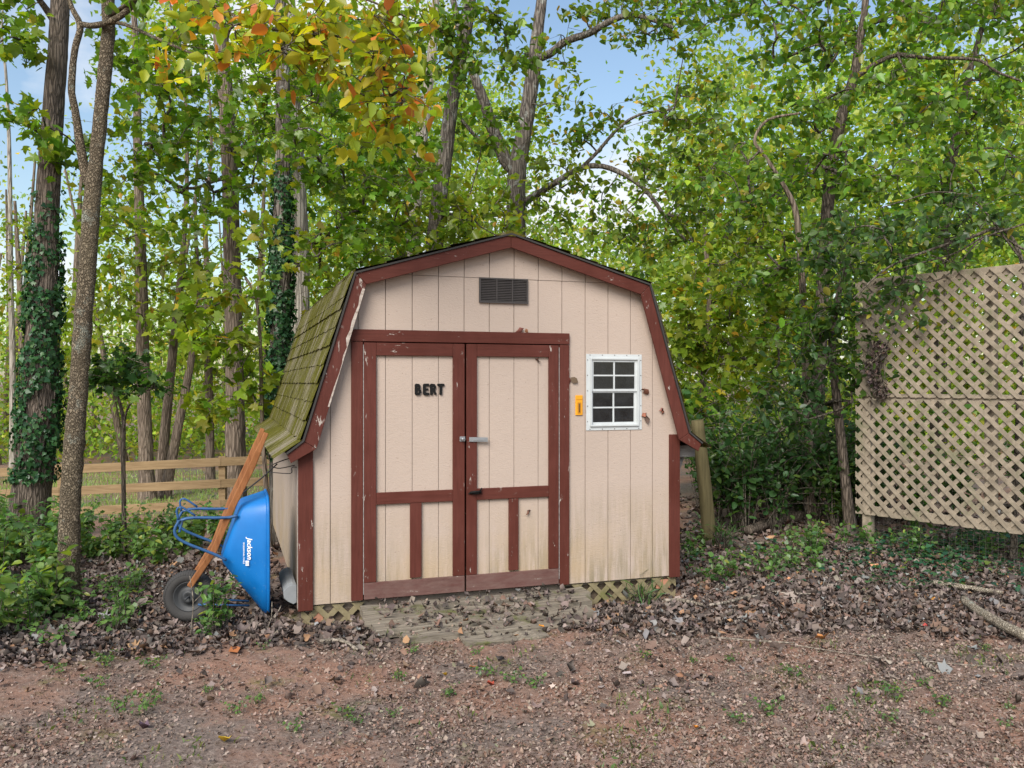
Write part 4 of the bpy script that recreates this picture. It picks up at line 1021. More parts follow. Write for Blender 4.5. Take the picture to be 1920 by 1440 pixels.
t13 = make_tree('thicket_tree', 'dense dark green tree crowding the left edge of the lattice screen', [(1585, 900, 18), (1570, 760, 16), (1560, 640, 14), (1575, 540, 10), (1600, 470, 7)], 9.4,
          [(1560, 480, 90, 60, 9.2, .5, 22), (1530, 620, 80, 80, 9.2, .5, 26), (1590, 700, 50, 60, 9.1, .3, 12), (1500, 760, 70, 60, 9.3, .5, 16, DARKG)], 'bark_dark', [((.06, .125, .028), 5), ((.085, .155, .03), 4), ((.045, .09, .03), 3), ((.15, .19, .03), 1)], 'oval', .085, 24, .2, 43)
# overhanging vine twigs on top of the lattice
t14 = make_tree('arching_vine', 'arching vine with thin dark stems tangled over the lattice top', [(1905, 900, 10), (1915, 620, 9), (1918, 500, 8), (1880, 430, 7), (1820, 445, 6), (1740, 470, 5), (1660, 505, 4), (1600, 560, 3)], 8.05,
          [(1720, 450, 110, 50, 8.1, .25, 26), (1850, 400, 80, 50, 7.9, .25, 16), (1640, 530, 50, 50, 8.3, .12, 10), (1560, 430, 60, 60, 8.4, .3, 10), (1690, 570, 40, 40, 8.25, .1, 4)], 'twig', [((.08, .15, .04), 5), ((.11, .18, .05), 3), ((.06, .12, .045), 3), ((.25, .24, .03), .6)], 'oval', .085, 14, .16, 44, cat='vine', thick=.0025,
          limbs=[[(1925, 470, 4.5, 7.9), (1860, 440, 3.9, 8.0), (1790, 475, 3.2, 8.1), (1700, 500, 2.6, 8.2), (1640, 520, 2.0, 8.3)], [(1920, 420, 3.9, 7.8), (1840, 450, 3.2, 7.9), (1770, 520, 2.6, 8.1), (1700, 530, 2.0, 8.2)], [(1700, 500, 2.6, 8.2), (1690, 580, 2.0, 8.3), (1660, 650, 2.0, 8.4), (1625, 690, 1.3, 8.5)],
                 [(1910, 480, 3.9, 7.9), (1830, 380, 3.2, 7.9), (1760, 360, 2.6, 8.0), (1700, 375, 2.6, 8.1), (1650, 390, 2.0, 8.2)]])
# small dark understory maple by the fence
t15 = make_tree('understory_maple', 'small dark-leaved tree with thin stem in front of the fence', [(232, 930, 8), (231, 860, 8), (232, 800, 7), (226, 760, 6), (212, 725, 5), (200, 690, 4)], 10.5,
          [(215, 690, 60, 32, 10.4, .5, 18), (270, 720, 35, 22, 10.3, .4, 7), (180, 720, 25, 25, 10.5, .3, 5)], 'bark_dark', [((.035, .085, .022), 5), ((.05, .11, .025), 4), ((.09, .15, .03), 1.5)], 'maple', .105, 16, .15, 45, thick=.003,
          limbs=[[(232, 800, 5, 10.5), (240, 765, 4, 10.4), (262, 740, 3, 10.3), (285, 728, 3, 10.2)]])
# sprays of big pale leaves between the two big left trunks
t16 = make_tree('tulip_sapling', 'thin sapling with large yellow-green leaves beside the straight brown trunk', [(500, 930, 9), (492, 800, 8), (488, 650, 7), (480, 560, 6), (460, 520, 5)], 10.2,
          [(400, 610, 70, 50, 10, .4, 14), (440, 540, 60, 40, 10, .4, 9), (470, 700, 40, 70, 10.3, .4, 11), (400, 760, 30, 50, 10.2, .3, 5), (480, 450, 40, 60, 10.2, .4, 6)], 'bark_brown', YGREEN, 'maple', .145, 13, .21, 46, thick=.003,
          limbs=[[(488, 560, 5, 10.2), (430, 553, 4, 10.1), (370, 562, 3, 10)]])
# smaller trunks further back on the left
bk = [('brown trunk behind the fence beside the small dark-leaved tree', [(274, 870, 27), (268, 700, 24), (266, 560, 22), (262, 420, 19), (258, 280, 16), (255, 100, 12)], 19, [(260, 420, 90, 110, 18.5, 1.4, 26), (180, 560, 70, 90, 18, 1, 16)]),
      ('left leaning trunk of the pair beyond the fence', [(304, 868, 20), (312, 780, 18), (322, 680, 17), (332, 580, 14), (342, 480, 11), (350, 350, 8)], 20, [(360, 470, 70, 70, 19.5, 1, 12), (330, 600, 60, 60, 20.5, 1, 10)]),
      ('right leaning trunk of the pair beyond the fence', [(321, 868, 19), (336, 790, 17), (352, 710, 15), (364, 640, 12), (372, 560, 9)], 19.6, [(380, 560, 60, 60, 19, 1, 10)]),
      ('thin shaded trunk between the leaning pair and the straight brown trunk', [(394, 866, 16), (393, 760, 15), (390, 660, 14), (388, 520, 11), (385, 400, 8)], 22, [(400, 680, 60, 60, 22, 1, 12)]),
      ('pale thin trunk beyond the ivy-clad tree', [(24, 880, 12), (24, 700, 11), (20, 500, 9), (18, 300, 7), (12, 150, 5)], 24, [(20, 500, 60, 90, 23.5, 1, 10), (110, 620, 60, 80, 23, 1, 14)])]
for i, (lb, tpx, Y, zs) in enumerate(bk):
    make_tree('woodland_tree', lb, tpx, Y, zs, 'bark_pale' if i == 4 else 'bark_brown', YGREEN, 'kite', .20, 26, .45, 60 + i, extra_top=4, leafmat='leaf_far', group='woodland trees beyond the fence')

# ivy on the two left trunks
def ivy(name, label, trunk_px, Y, v0, v1, n, seed, wide=1.25, dens=None):
    g = np.random.default_rng(seed); tp = np.array(trunk_px, float)[::-1]
    v = v0 + (v1 - v0) * g.uniform(0, 1, n) ** .8
    keep = g.uniform(0, 1, n) < (dens(v) if dens else 1); v = v[keep]; n = len(v)
    u = np.interp(v, tp[:, 1], tp[:, 0]); wd = np.interp(v, tp[:, 1], tp[:, 2]) / 2 * Y / FPX
    a = g.uniform(-math.pi, math.pi, n)
    clump = np.sin(a * 2 + v * .03) + np.sin(v * .055 + 1.3) * .8; ok = clump > -1.0; v, u, wd, a = v[ok], u[ok], wd[ok], a[ok]; n = len(v)
    c = np.stack([(u - 960) / FPX * Y, np.full(n, Y), CAM_H - (v - 717.3) / FPX * Y], -1)
    out = np.stack([np.sin(a), -np.cos(a), 0 * a], -1)
    P = c + out * (wd * (1 + (wide - 1) * g.uniform(.1, 1, n) ** 1.5) + .012)[:, None]
    # leaves hang down and face outwards
    zv = out + g.normal(0, .45, (n, 3)); zv /= np.linalg.norm(zv, axis=1, keepdims=True)
    yv = np.tile([0, 0, -1.], (n, 1)) + g.normal(0, .5, (n, 3)); yv -= (yv * zv).sum(1, keepdims=True) * zv; yv /= np.linalg.norm(yv, axis=1, keepdims=True)
    Mx = np.stack([np.cross(yv, zv), yv, zv], -1)
    x, y = (np.interp(v1, tp[:, 1], tp[:, 0]) - 960) / FPX * Y, Y; base = np.array([x, y, ground(x, y)])
    t = empty(name, tuple(base), 0, label, 'ivy')
    ls = LeafSet(); ls.add(*leaves(P - base, .058, 'ivy', [((.022, .07, .026), 5), ((.035, .10, .034), 4), ((.06, .14, .045), 1.6)], g, M=Mx)); link('leaves', ls.mesh('leaves'), M['ivy'], t)
    st = TubeSet()
    for k_ in range(7):
        a0 = g.uniform(-2, 2); vv = np.linspace(v1, v0 + g.uniform(0, .3) * (v1 - v0), 26); uu = np.interp(vv, tp[:, 1], tp[:, 0]); ww = np.interp(vv, tp[:, 1], tp[:, 2]) / 2 * Y / FPX * 1.06
        aa = a0 + np.cumsum(g.normal(0, .12, 26))
        st.add(np.stack([(uu - 960) / FPX * Y + np.sin(aa) * ww, Y - np.cos(aa) * ww, CAM_H - (vv - 717.3) / FPX * Y], -1) - base, np.linspace(.012, .004, 26), 5)
    link('stems', st.mesh('stems'), M['twig'], t)
ivy('climbing_ivy', 'dark ivy climbing the far-left dark-barked tree', [(62, 900, 66), (72, 800, 62), (78, 650, 55), (84, 500, 46), (92, 330, 40)], 9.6, 350, 900, 4600, 91, 1.4, lambda v: np.clip((v - 330) / 200, .2, 1))
ivy('climbing_ivy', 'dense dark ivy covering the trunk behind the mossy roof', [(526, 860, 40), (526, 700, 36), (528, 500, 32), (530, 330, 29), (531, 200, 26)], 11.6, 300, 860, 6400, 92, 1.55, lambda v: np.clip((v - 260) / 150, .2, 1))

# distant woods: a mass nobody could count
dw = LeafSet(); g = np.random.default_rng(55); dt = TubeSet()
def far_mass(u0, u1, v0, v1, Y0, Y1, nclump, per, size, pal, gap=0.0):
    for _ in range(nclump):
        u, Y = g.uniform(u0, u1), g.uniform(Y0, Y1); v = g.uniform(v0, v1)
        if gap and wob(u / 90., v / 90., 3.0, 4) > 1 - gap * 1.5: continue
        c = at(u, v, Y); c[2] = max(c[2], ground(c[0], c[1]) + .1)
        P = c + g.normal(0, 1, (per, 3)) * np.array([.75, .75, .5]) * (Y / 26)
        dw.add(*leaves(P, size * Y / 28, 'kite', pal, g, (-15, 40), 50, .16, tint=np.clip(g.normal(1, .16), .6, 1.4)))
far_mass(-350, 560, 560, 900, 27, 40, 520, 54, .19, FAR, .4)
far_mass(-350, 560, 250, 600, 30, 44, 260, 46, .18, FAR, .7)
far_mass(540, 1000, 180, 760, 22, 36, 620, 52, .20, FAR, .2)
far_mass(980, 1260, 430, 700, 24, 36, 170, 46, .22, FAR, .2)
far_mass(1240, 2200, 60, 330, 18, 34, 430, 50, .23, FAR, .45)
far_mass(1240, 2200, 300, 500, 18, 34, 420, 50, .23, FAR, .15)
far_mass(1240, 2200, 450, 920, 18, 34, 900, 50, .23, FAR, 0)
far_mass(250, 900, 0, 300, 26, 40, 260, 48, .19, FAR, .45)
for _ in range(46):
    u, Y = g.uniform(-300, 560), g.uniform(27, 44)
    if g.uniform() < .25: u = g.uniform(1300, 2000)
    b = at(u, 900, Y); b[2] = ground(b[0], b[1]) - .2
    tpnt = b + np.array([g.normal(0, .7), g.normal(0, .5), g.uniform(6, 12)]); r0 = g.uniform(.10, .22)
    dt.add(smooth_line([b, (b + tpnt) / 2 + g.normal(0, .25, 3), tpnt], 5), np.linspace(r0, r0 * .25, 11), 7)
wd_ = empty('distant_woods', (0, 30, 0), 0, 'sunlit yellow-green woodland far behind the shed', 'woods'); wd_['kind'] = 'stuff'
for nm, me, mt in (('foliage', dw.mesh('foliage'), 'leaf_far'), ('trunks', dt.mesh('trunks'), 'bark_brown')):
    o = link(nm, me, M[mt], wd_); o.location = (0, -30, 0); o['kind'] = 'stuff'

# ------------------------------------------------------------------ undergrowth
def plant_meshes(seed, h, nst, lsize, pal, shape, nleaf, lean=.35, pitch=(-10, 28)):
    g = np.random.default_rng(seed); st = TubeSet(); ls = LeafSet()
    for _ in range(nst):
        a = g.uniform(0, 6.283); L = h * g.uniform(.6, 1.1); dx, dy = math.sin(a), math.cos(a); ln = g.uniform(.1, 1) * lean * L
        b = np.array([dx, dy, 0]) * g.uniform(0, .06)
        P = smooth_line([b, b + (dx * ln * .3, dy * ln * .3, L * .55), b + (dx * ln, dy * ln, L * g.uniform(.8, 1))], 5)
        st.add(P, np.linspace(.005, .002, len(P)), 4)
        w_ = g.uniform(.2, 1, nleaf); idx = w_ * (len(P) - 1); i0 = np.minimum(idx.astype(int), len(P) - 2); fr_ = (idx - i0)[:, None]
        Pp = P[i0] * (1 - fr_) + P[i0 + 1] * fr_ + g.normal(0, lsize * .4, (nleaf, 3))
        ls.add(*leaves(Pp, lsize, shape, pal, g, pitch, 30, .15))
    return st.mesh('stems'), ls.mesh('foliage')
WEED = [((.115, .215, .06), 5), ((.145, .25, .065), 4), ((.085, .17, .06), 3), ((.23, .28, .05), 1.0)]
variants = {}
def plant(kind, name, x, y, rz, s, label, cat, group):
    if kind not in variants: variants[kind] = plant_meshes(*KINDS[kind])
    st, fo = variants[kind]
    t = empty(name, (x, y, ground(x, y) - .01), rz, label, cat, group); t.scale = (s, s, s)
    link('stems', st, M['twig'], t); link('foliage', fo, M['leaf'], t)
KINDS = {'climber': (110, .62, 5, .075, WEED, 'oval', 17, .28), 'shrub_a': (101, .75, 9, .10, WEED, 'oval', 16), 'shrub_b': (102, .95, 11, .095, WEED, 'oval', 18, .45), 'shrub_c': (103, .6, 8, .11, WEED, 'oval', 12, .5),
         'weed_a': (104, .34, 6, .065, WEED, 'oval', 9, .7), 'weed_b': (105, .26, 5, .055, WEED, 'ivy', 8, .9), 'weed_c': (106, .45, 5, .075, WEED, 'oval', 10, .5),
         'bush_a': (107, 1.25, 16, .085, DARKG, 'oval', 26, .6), 'bush_b': (108, 1.0, 16, .075, [((.05, .10, .03), 5), ((.075, .135, .03), 4), ((.13, .17, .03), 1)], 'oval', 24, .7),
         'tuft': (109, .26, 40, .16, [((.075, .15, .05), 4), ((.11, .19, .06), 2)], 'blade', 2, 1.0, (35, 25))}
gp = np.random.default_rng(200)
def scatter(kinds, name, n, ulo, uhi, ylo, yhi, s0, s1, label, cat, group, avoid=None):
    k_ = 0
    while k_ < n:
        Y = gp.uniform(ylo, yhi); u = gp.uniform(ulo, uhi); x = (u - 960) / FPX * Y
        if avoid and avoid(x, Y): continue
        plant(kinds[gp.integers(len(kinds))], name, x, Y, gp.uniform(0, 6.28), gp.uniform(s0, s1), label, cat, group); k_ += 1
def in_shed(x, y, m=.12):
    dx, dy = x - SX, y - SY; lx = dx * CT + dy * ST; ly = -dx * ST + dy * CT
    return -.85 < lx < WL + m and -.9 < ly < WD + m
scatter(['shrub_a', 'shrub_b', 'shrub_c'], 'leafy_shrub', 46, -60, 480, 9.0, 12.6, .5, .95, 'leafy green shrub in the undergrowth before the rail fence', 'shrub', 'shrubs before the rail fence', in_shed)
scatter(['shrub_b', 'shrub_a', 'shrub_c'], 'leafy_shrub', 17, -60, 110, 7.0, 9.2, .6, 1.05, 'broad-leaved shrub crowding the foot of the ivy-clad tree', 'shrub', 'shrubs at the ivy-clad tree', in_shed)
scatter(['weed_c', 'shrub_c', 'weed_a'], 'leafy_weed', 17, -40, 150, 5.8, 7.0, .6, 1.0, 'low leafy weed growing round the foot of the forked tree', 'plant', 'weeds at the forked tree', in_shed)
scatter(['weed_a', 'weed_b'], 'leafy_weed', 18, 20, 470, 5.55, 8.4, .5, .9, 'small green weed sprouting through dead leaves left of the wheelbarrow', 'plant', 'weeds in the leaf litter left of the wheelbarrow', in_shed)
scatter(['bush_a', 'bush_b'], 'dark_bush', 30, 1290, 1640, 9.5, 12.5, .8, 1.3, 'dark green bush in the shade between shed and lattice screen', 'bush', 'dark bushes between shed and lattice', lambda x, y: in_shed(x, y, .3))
scatter(['bush_b', 'shrub_a'], 'dark_bush', 9, 1640, 1960, 9.6, 12, .8, 1.2, 'dark bush showing through the lattice screen', 'bush', 'bushes behind the lattice')
scatter(['weed_a', 'weed_b', 'weed_c'], 'leafy_weed', 18, 1400, 1950, 7.8, 8.9, .5, .9, 'low green weed among the ground cover below the lattice screen', 'plant', 'weeds below the lattice')
scatter(['weed_a', 'weed_b'], 'leafy_weed', 16, 1290, 1560, 7.4, 9.3, .6, 1.0, 'small weed in dead leaves beside the leaning post', 'plant', 'weeds beside the leaning post', in_shed)
scatter(['weed_b'], 'weed_sprig', 40, 60, 1900, 4.2, 5.6, .22, .45, 'tiny green sprig on the bare reddish dirt', 'plant', 'sprigs on the dirt')
# the plant climbing up in front of the wheel
pw = shed_pt(q(404, 1120)[0], .05)
plant('climber', 'leafy_sapling', pw[0], pw[1] - .04, 1.0, .85, 'bright leafy sapling growing up in front of the wheelbarrow wheel', 'plant', None)
for u_, o_, sc2, lb in ((425, .10, .75, 'tall leafy stem between wheel and tray'),):
    p_ = shed_pt(q(u_, 1120)[0], o_); plant('climber', 'leafy_sapling', p_[0], p_[1] - .03, u_ * .7, sc2, lb, 'plant', None)
pw2 = shed_pt(q(400, 1100)[0], .0)
plant('weed_c', 'leafy_sapling', pw2[0], pw2[1] - .05, 2.2, .5, 'leafy stem brushing the blue wheelbarrow tray', 'plant', None)
for u, v, s, lb in ((1200, 1126, .7, 'green grass tuft at the lattice skirt below the window'), (1352, 1030, 1.0, 'yellowish grass tuft at the foot of the leaning post'), (1330, 1010, .8, 'grass tuft between the shed corner and the leaning post')):
    Y = CAM_H * FPX / (v - 717.3); plant('tuft', 'grass_tuft', (u - 960) / FPX * Y, Y, u, s, lb, 'grass', None)

# creeping ground cover on the right, a mat nobody could count
gc = LeafSet(); g = np.random.default_rng(300)
n = 7000; Y = g.uniform(7.0, 9.2, n); u = g.uniform(1290, 1990, n); x = (u - 960) / FPX * Y
dens = (.10 + .9 * sstep((u - 1520) / 220)) * (.35 + .65 * sstep((Y - 7.5) / .5)); ok = (g.uniform(0, 1, n) < dens) & (wob(x, Y, 1.0, 2) > -.28); x, Y = x[ok], Y[ok]
P = np.stack([x, Y, terrain(x, Y) + g.uniform(.01, .11, len(x))], -1)
gc.add(*leaves(P, .05, 'ivy', [((.03, .10, .055), 5), ((.045, .125, .06), 4), ((.08, .16, .06), 2), ((.18, .23, .05), .6)], g, (0, 18), 18, .16))
tag(link('ground_cover', gc.mesh('ground_cover'), M['leaf']), 'dark green creeping ground cover below the lattice screen', 'ground cover', kind='stuff')

# ------------------------------------------------------------------ dead leaves
BROWN = [((.125, .096, .083), 5), ((.18, .14, .122), 4), ((.075, .059, .053), 5), ((.235, .19, .168), 2.2), ((.15, .095, .07), 2), ((.28, .16, .09), .4), ((.20, .20, .195), .8)]
def inside_shed(x, y, m=0):
    dx, dy = x - SX, y - SY; lx = dx * CT + dy * ST; ly = -dx * ST + dy * CT
    return (lx > -m) & (lx < WL + m) & (ly > -.0 - m) & (ly < WD + m), lx, ly
def ramp_z(lx, ly):
    on = (lx > .5) & (lx < 2.05) & (ly < 0) & (ly > -.68 - .0 * lx); return np.where(on, .112 + ly * .117, -9)
def dump(n, ulo, uhi, ylo, yhi, size, shape, pal, seed, prob, lift=.012, pitch=(0, 16), roll=18, jit=.25, bias=1.0):
    g = np.random.default_rng(seed); Y = ylo + (yhi - ylo) * g.uniform(0, 1, n) ** bias; u = g.uniform(ulo, uhi, n); x = (u - 960) / FPX * Y
    ins, lx, ly = inside_shed(x, Y); ok = (~ins) & (g.uniform(0, 1, n) < prob(x, Y, lx, ly)); x, Y, lx, ly = x[ok], Y[ok], lx[ok], ly[ok]
    z = np.maximum(terrain(x, Y), ramp_z(lx, ly)) + g.uniform(.0, lift, len(x))
    return leaves(np.stack([x, Y, z], -1), size, shape, pal, g, pitch, roll, jit, wig=.11, asp=.35, cj=.025)
def band(x, Y, lx, ly):
    """deep litter around the shed, thinning out on the open dirt"""
    front = np.interp(lx, [-3, -1.55, 0, 1.2, 2.5, 3.9, 6], [-.1, -.35, -.58, -.72, -1.1, -1.65, -2.5]) - .08 * np.sin(lx * 2.9 + .6) - .06 * np.sin(lx * 6.3)
    d = ly - front
    onr = (lx > .5) & (lx < 2.05) & (ly > -.7)
    skirt = (ly > -.10) & (lx > -.15) & (lx < 3.2)
    return np.clip(sstep((d + .12) / .3), .02, 1) * np.where(onr, .2, 1) * np.where(skirt & ~onr, .15, 1)
L = LeafSet()
L.add(*dump(40000, -60, 1990, 4.6, 8.8, .05, 'curl', BROWN, 401, band, .035, (0, 30), 36, .17))
L.add(*dump(3500, -60, 1990, 4.8, 8.8, .075, 'litter', BROWN, 411, band, .03, (0, 26), 32, .17))
L.add(*dump(8000, -60, 1990, 8.0, 12.5, .08, 'curl', BROWN, 402, lambda x, Y, a, b: np.full(len(x), .8), .04, (0, 24), 30))
tag(link('dead_leaf_litter', L.mesh('dead_leaf_litter'), M['litter']), 'thick brown dead leaves lying round the shed', 'leaf litter', kind='stuff')
L = LeafSet()
def frag(x, Y, lx, ly): return np.clip(.46 + .55 * wob(x, Y, 1.3, 5) + .35 * sstep((x + .2) / 2.2) + .25 * sstep((4.7 - Y) / .6) * sstep((x + 1) / 1.2) - .22 * sstep((-x - .3) / 1.2), .07, 1) * np.where((lx > .5) & (lx < 2.05) & (ly > -.7), .25, 1)
FRAG = [((.215, .155, .125), 5), ((.265, .20, .165), 4), ((.14, .10, .082), 4), ((.31, .245, .205), 1.1), ((.22, .13, .095), 2.5), ((.19, .18, .12), .4)]
L.add(*dump(120000, -60, 1990, 3.6, 6.6, .019, 'kite', FRAG, 403, frag, .008, (0, 30), 38, .15, 1.25))
L.add(*dump(32000, -60, 1990, 3.6, 6.4, .023, 'curl', FRAG, 404, lambda x, Y, a, b: frag(x, Y, a, b) * .55, .010, (0, 28), 34, .15, 1.25))
L.add(*dump(900, -60, 1990, 3.6, 6.4, .045, 'litter', FRAG, 412, lambda x, Y, a, b: frag(x, Y, a, b) * .8, .010, (0, 22), 28, .2, 1.25))
tag(link('leaf_fragments', L.mesh('leaf_fragments'), M['litter']), 'crumbled brown leaf fragments strewn over the reddish dirt', 'leaf litter', kind='stuff')
L = LeafSet()
L.add(*dump(3000, -60, 1990, 3.7, 6.2, .016, 'curl', [((.30, .25, .21), 2), ((.2, .14, .11), 4), ((.14, .085, .065), 3)], 405, lambda x, Y, a, b: np.full(len(x), .8), .008, (0, 60), 60))
tag(link('gravel', L.mesh('gravel'), M['litter']), 'small stones scattered in the dirt before the shed', 'gravel', kind='stuff')
L = LeafSet()
L.add(*dump(9000, -60, 1990, 3.7, 5.8, .04, 'blade', [((.15, .19, .05), 3), ((.20, .22, .08), 3), ((.10, .16, .06), 2)], 406, lambda x, Y, a, b: np.clip((wob(x, Y, .9, 9) - .18) * 2.2, 0, .8), .004, (55, 22), 60))
tag(link('sparse_grass', L.mesh('sparse_grass'), M['leaf']), 'sparse thin grass and moss in the dirt', 'grass', kind='stuff')

# coloured leaves one can pick out
def fallen(u, v, size, c, label, name='fallen_leaf', shape='curl'):
    Y = CAM_H * FPX / (v - 717.3); x = (u - 960) / FPX * Y
    dx, dy = x - SX, Y - SY; lx = dx * CT + dy * ST; ly = -dx * ST + dy * CT
    z = max(ground(x, Y), float(ramp_z(np.array([lx]), np.array([ly]))[0])) + .018
    if z > .05: Y = (CAM_H - z) * FPX / (v - 717.3); x = (u - 960) / FPX * Y
    g = np.random.default_rng(int(u * 7 + v)); Vv, T, C = leaves(np.array([[0., -size / 2, 0]]), size, shape, [(c, 1)], g, (8, 6), 10, .05, yaw=np.array([g.uniform(0, 6.28)]))
    Vv = Vv - Vv.mean(0)
    t = link(name, np_mesh(name, Vv, T, np.clip(C, 0, 1)), M['litter']); t.location = (x, Y, z + .008); tag(t, label, 'leaf', 'bright fallen leaves')
OR, YE, RD = (.62, .24, .03), (.66, .42, .04), (.36, .07, .05)
for a in ((422, 1395, .085, YE, 'bright yellow fallen leaf on bare clay'), (885, 1134, .075, OR, 'bright orange leaf on the plank step near the doors'), (1015, 1175, .06, OR, 'small orange leaf at the right end of the plank step'),
          (886, 1255, .06, (.50, .22, .05), 'curled tan-orange leaf in front of the plank step'), (834, 1270, .05, YE, 'small yellow leaf beside the curled tan-orange leaf'), (920, 1285, .05, RD, 'rust red leaf in front of the plank step'),
          (1305, 1372, .055, OR, 'small orange leaf lying among crumbled fragments'), (1540, 1198, .10, (.45, .22, .07), 'large tawny leaf at the edge of the deep litter'), (1735, 1180, .09, RD, 'dull red leaf near the lichened log'),
          (1752, 1130, .10, (.52, .25, .07), 'orange-brown leaf below the upper lichened branch'), (1480, 1090, .09, (.50, .26, .13), 'pale orange leaf in the litter below the leaning post'), (1530, 1078, .07, YE, 'yellow leaf by the ground cover edge'),
          (440, 1225, .10, (.33, .13, .05), 'long rust-brown curled leaf below the wheelbarrow'), (700, 1150, .08, (.50, .26, .12), 'tan-orange leaf against the lattice skirt'), (1640, 1062, .10, (.45, .23, .12), 'large pale orange leaf under the lattice screen'),
          (1175, 1270, .09, (.42, .38, .34), 'pale grey star-shaped leaf on the dirt'), (270, 1365, .10, (.10, .09, .09), 'big dark grey leaf on the bare dirt')):
    fallen(*a)
# dead leaves caught in cobwebs on the shed front
for (x, z, s, lb) in ((1.823, 1.80, .05, 'dead leaf caught on the right door top'), (2.765, 1.555, .06, 'dark curled leaf stuck beside the window sash'), (2.78, 1.335, .065, 'reddish dead leaf stuck beside the window corner'), (2.118, 1.64, .06, 'thin dark dead leaf on the siding right of the door jamb'), (1.745, .60, .06, 'rust-coloured dead leaf on the lower right door panel'), (1.70, 2.03, .07, 'reddish dead leaves lodged on the door header'), (2.93, 1.385, .05, 'dead leaf tucked under the right fascia')):
    g = np.random.default_rng(int(x * 1000)); Vv, T, C = leaves(np.array([[0., 0, 0.]] * 2), s, 'curl', [((.10, .06, .045), 1), ((.22, .09, .06), 1)], g, (-50, 25), 40)
    Vv = (Vv - Vv.mean(0)) * np.array([1, .4, 1]); o = link('dead_leaf', np_mesh('dead_leaf', Vv, T, C), M['litter']); o.rotation_euler = (0, 0, SHED_TH)
    yy = -.001 if not (1.2 < x < 2.0) else -.004
    p_ = shed_pt(x, yy + float(-Vv[:, 1].max()) - .002, FLOOR + z); o.location = tuple(p_); tag(o, lb, 'leaf', 'dead leaves stuck to the shed front')

# ------------------------------------------------------------------ sticks, logs, dried vine
def stick_on_ground(pts, r, mat, name, label, cat='branch', seed=1, lift=.0):
    """pts: pixel positions on the ground"""
    P = []
    for (u, v) in pts:
        Y = (CAM_H - .05) * FPX / (v - 717.3); x = (u - 960) / FPX * Y; P.append((x, Y, ground(x, Y) + max(r) * .8 + lift + (.042 if Y > 5.5 else .006)))
    P = smooth_line(P, 6); o_ = P[len(P) // 2].copy(); g = np.random.default_rng(seed); P = P + g.normal(0, max(r) * .05, P.shape)
    m = MB(); rr = np.interp(np.linspace(0, 1, len(P)), np.linspace(0, 1, len(r)), r)
    V, Qd = tube(P - o_, rr, 12, .0, seed); k_ = len(P)
    m.poly(V, [tuple(f) for f in Qd] + [tuple(range(11, -1, -1)), tuple(range((k_ - 1) * 12, k_ * 12))], True)
    ob = m.build(name, M[mat], None); ob.location = tuple(o_); tag(ob, label, cat); return ob
stick_on_ground([(1806, 1128), (1835, 1150), (1880, 1178), (1925, 1200)], [.030, .034, .036, .034], 'lichen_stick', 'fallen_log', 'thick pale lichened branch lying at the litter edge', 'log', 3)
stick_on_ground([(1750, 1098), (1790, 1103), (1830, 1108), (1880, 1114)], [.022, .024, .02, .014], 'lichen_stick', 'fallen_branch', 'upper grey-green lichened branch above the thick one', 'branch', 4)
stick_on_ground([(1245, 1118), (1275, 1119), (1300, 1128), (1318, 1134)], [.014, .016, .013, .009], 'dry_twig', 'fallen_branch', 'short bent grey branch beside the grass tuft', 'branch', 5)
stick_on_ground([(1330, 1134), (1360, 1130), (1390, 1121), (1420, 1117)], [.010, .013, .012, .008], 'dry_twig', 'fallen_branch', 'curved grey stick right of the shed corner', 'branch', 6)
stick_on_ground([(1445, 1105), (1470, 1110), (1520, 1112)], [.008, .009, .006], 'dry_twig', 'fallen_branch', 'thin grey twig in the deep litter', 'branch', 7)
stick_on_ground([(1330, 1192), (1420, 1199), (1490, 1203)], [.005, .006, .004], 'dry_twig', 'fallen_branch', 'long thin twig along the litter edge', 'branch', 8)
stick_on_ground([(1430, 1196), (1600, 1214), (1760, 1232), (1880, 1242)], [.003, .004, .003], 'dry_twig', 'fallen_branch', 'very long wiry twig on the dirt', 'branch', 9)
stick_on_ground([(600, 1204), (640, 1203), (672, 1212)], [.010, .012, .011], 'dry_twig', 'fallen_branch', 'pale stick left of the plank step', 'branch', 10)
stick_on_ground([(190, 1052), (215, 1044), (242, 1032)], [.014, .014, .012], 'lichen_stick', 'fallen_branch', 'pale stick beyond the forked tree', 'branch', 11)
stick_on_ground([(150, 1124), (220, 1116), (290, 1119)], [.010, .011, .007], 'twig', 'fallen_branch', 'dark stick lying between forked tree and wheel', 'branch', 12)
stick_on_ground([(1400, 1005), (1450, 992), (1510, 984), (1555, 985)], [.05, .06, .06, .05], 'bark_dark', 'fallen_log', 'dark rotting log under the thicket', 'log', 13)
stick_on_ground([(1400, 1022), (1480, 1024), (1545, 1024)], [.012, .013, .012], 'dry_twig', 'fallen_branch', 'straight grey pole lying before the dark log', 'branch', 14)
stick_on_ground([(1720, 1218), (1735, 1235), (1760, 1252)], [.010, .018, .008], 'dry_twig', 'bark_piece', 'flake of brown bark on the open dirt', 'bark', 15)
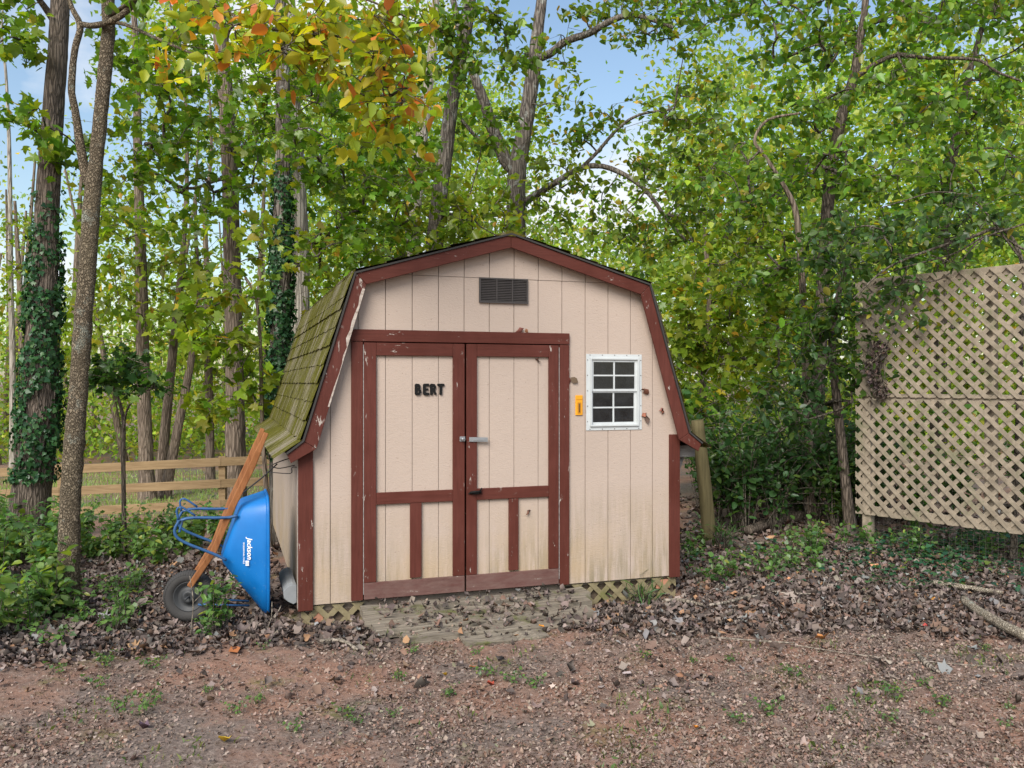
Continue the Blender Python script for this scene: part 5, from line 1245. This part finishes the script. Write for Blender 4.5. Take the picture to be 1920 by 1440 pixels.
# weed stalks in front of the wheelbarrow
for i, (pa, pc, lb) in enumerate((((358, 1180), (356, 1080), 'dry bent stalk before the wheel'), ((497, 1190), (510, 1128), 'dry forked stalk at the wheelbarrow nose'))):
    Y = 5.95; P = smooth_line([at(*pa, Y), (at(*pa, Y) + at(*pc, Y)) / 2 + (.02, 0, 0), at(*pc, Y)], 5); P[0, 2] = ground(P[0, 0], P[0, 1]) - .01
    b0 = P[0].copy(); m = MB(); m.tube(P - b0, np.linspace(.005, .003, len(P)), 5); e = P[5] - b0; m.tube([e, e + (.05, 0, .05), e + (.07, 0, .09)], .003, 5)
    ob = m.build('dry_stalk', M['dry_twig']); ob.location = tuple(b0); tag(ob, lb, 'stalk')
# tangle of dead twigs in the thicket
g = np.random.default_rng(500); tg = TubeSet(); b0 = at(1450, 960, 10)
for _ in range(150):
    u, v, Y = g.uniform(1340, 1600), g.uniform(720, 960), g.uniform(9.4, 10.6); a = at(u, v, Y); a[2] = max(a[2], ground(a[0], a[1]))
    e = a + np.array([g.normal(0, .5), g.normal(0, .2), g.normal(.0, .35)]); e[2] = max(e[2], ground(e[0], e[1]) + .02)
    m_ = (a + e) / 2 + (0, 0, abs(g.normal(0, .12))); tg.add(smooth_line([a, m_, e], 4) - b0, np.linspace(.0045, .0015, 9), 4)
o = link('dead_brush', tg.mesh('dead_brush'), M['twig']); o.location = tuple(b0); tag(o, 'tangle of dead grey twigs under the thicket', 'brush', kind='stuff')
# dried vine clump on the lattice corner
b0 = at(1640, 690, 8.62); dv = empty('dried_vine_clump', tuple(b0), 0, 'dead brown vine clump hanging on the lattice corner', 'dead vine')
g = np.random.default_rng(501); n = 340; s_ = g.uniform(0, 1, n)
P = np.stack([.05 * np.sin(s_ * 9) + g.normal(0, .042, n) * (1 + .4 * np.sin(s_ * 7)), -.03 + g.normal(0, .03, n), .30 - .60 * s_], -1)
ls = LeafSet(); ls.add(*leaves(P, .045, 'curl', [((.09, .065, .055), 4), ((.15, .11, .09), 3), ((.06, .045, .04), 3)], g, (-50, 35), 50)); link('dead_leaves', ls.mesh('dead_leaves'), M['litter'], dv)
tg = TubeSet()
for _ in range(26):
    k_ = g.integers(0, n, 4); tg.add(smooth_line(P[np.sort(k_)] + 0, 4), .003, 4)
link('stems', tg.mesh('stems'), M['twig'], dv)
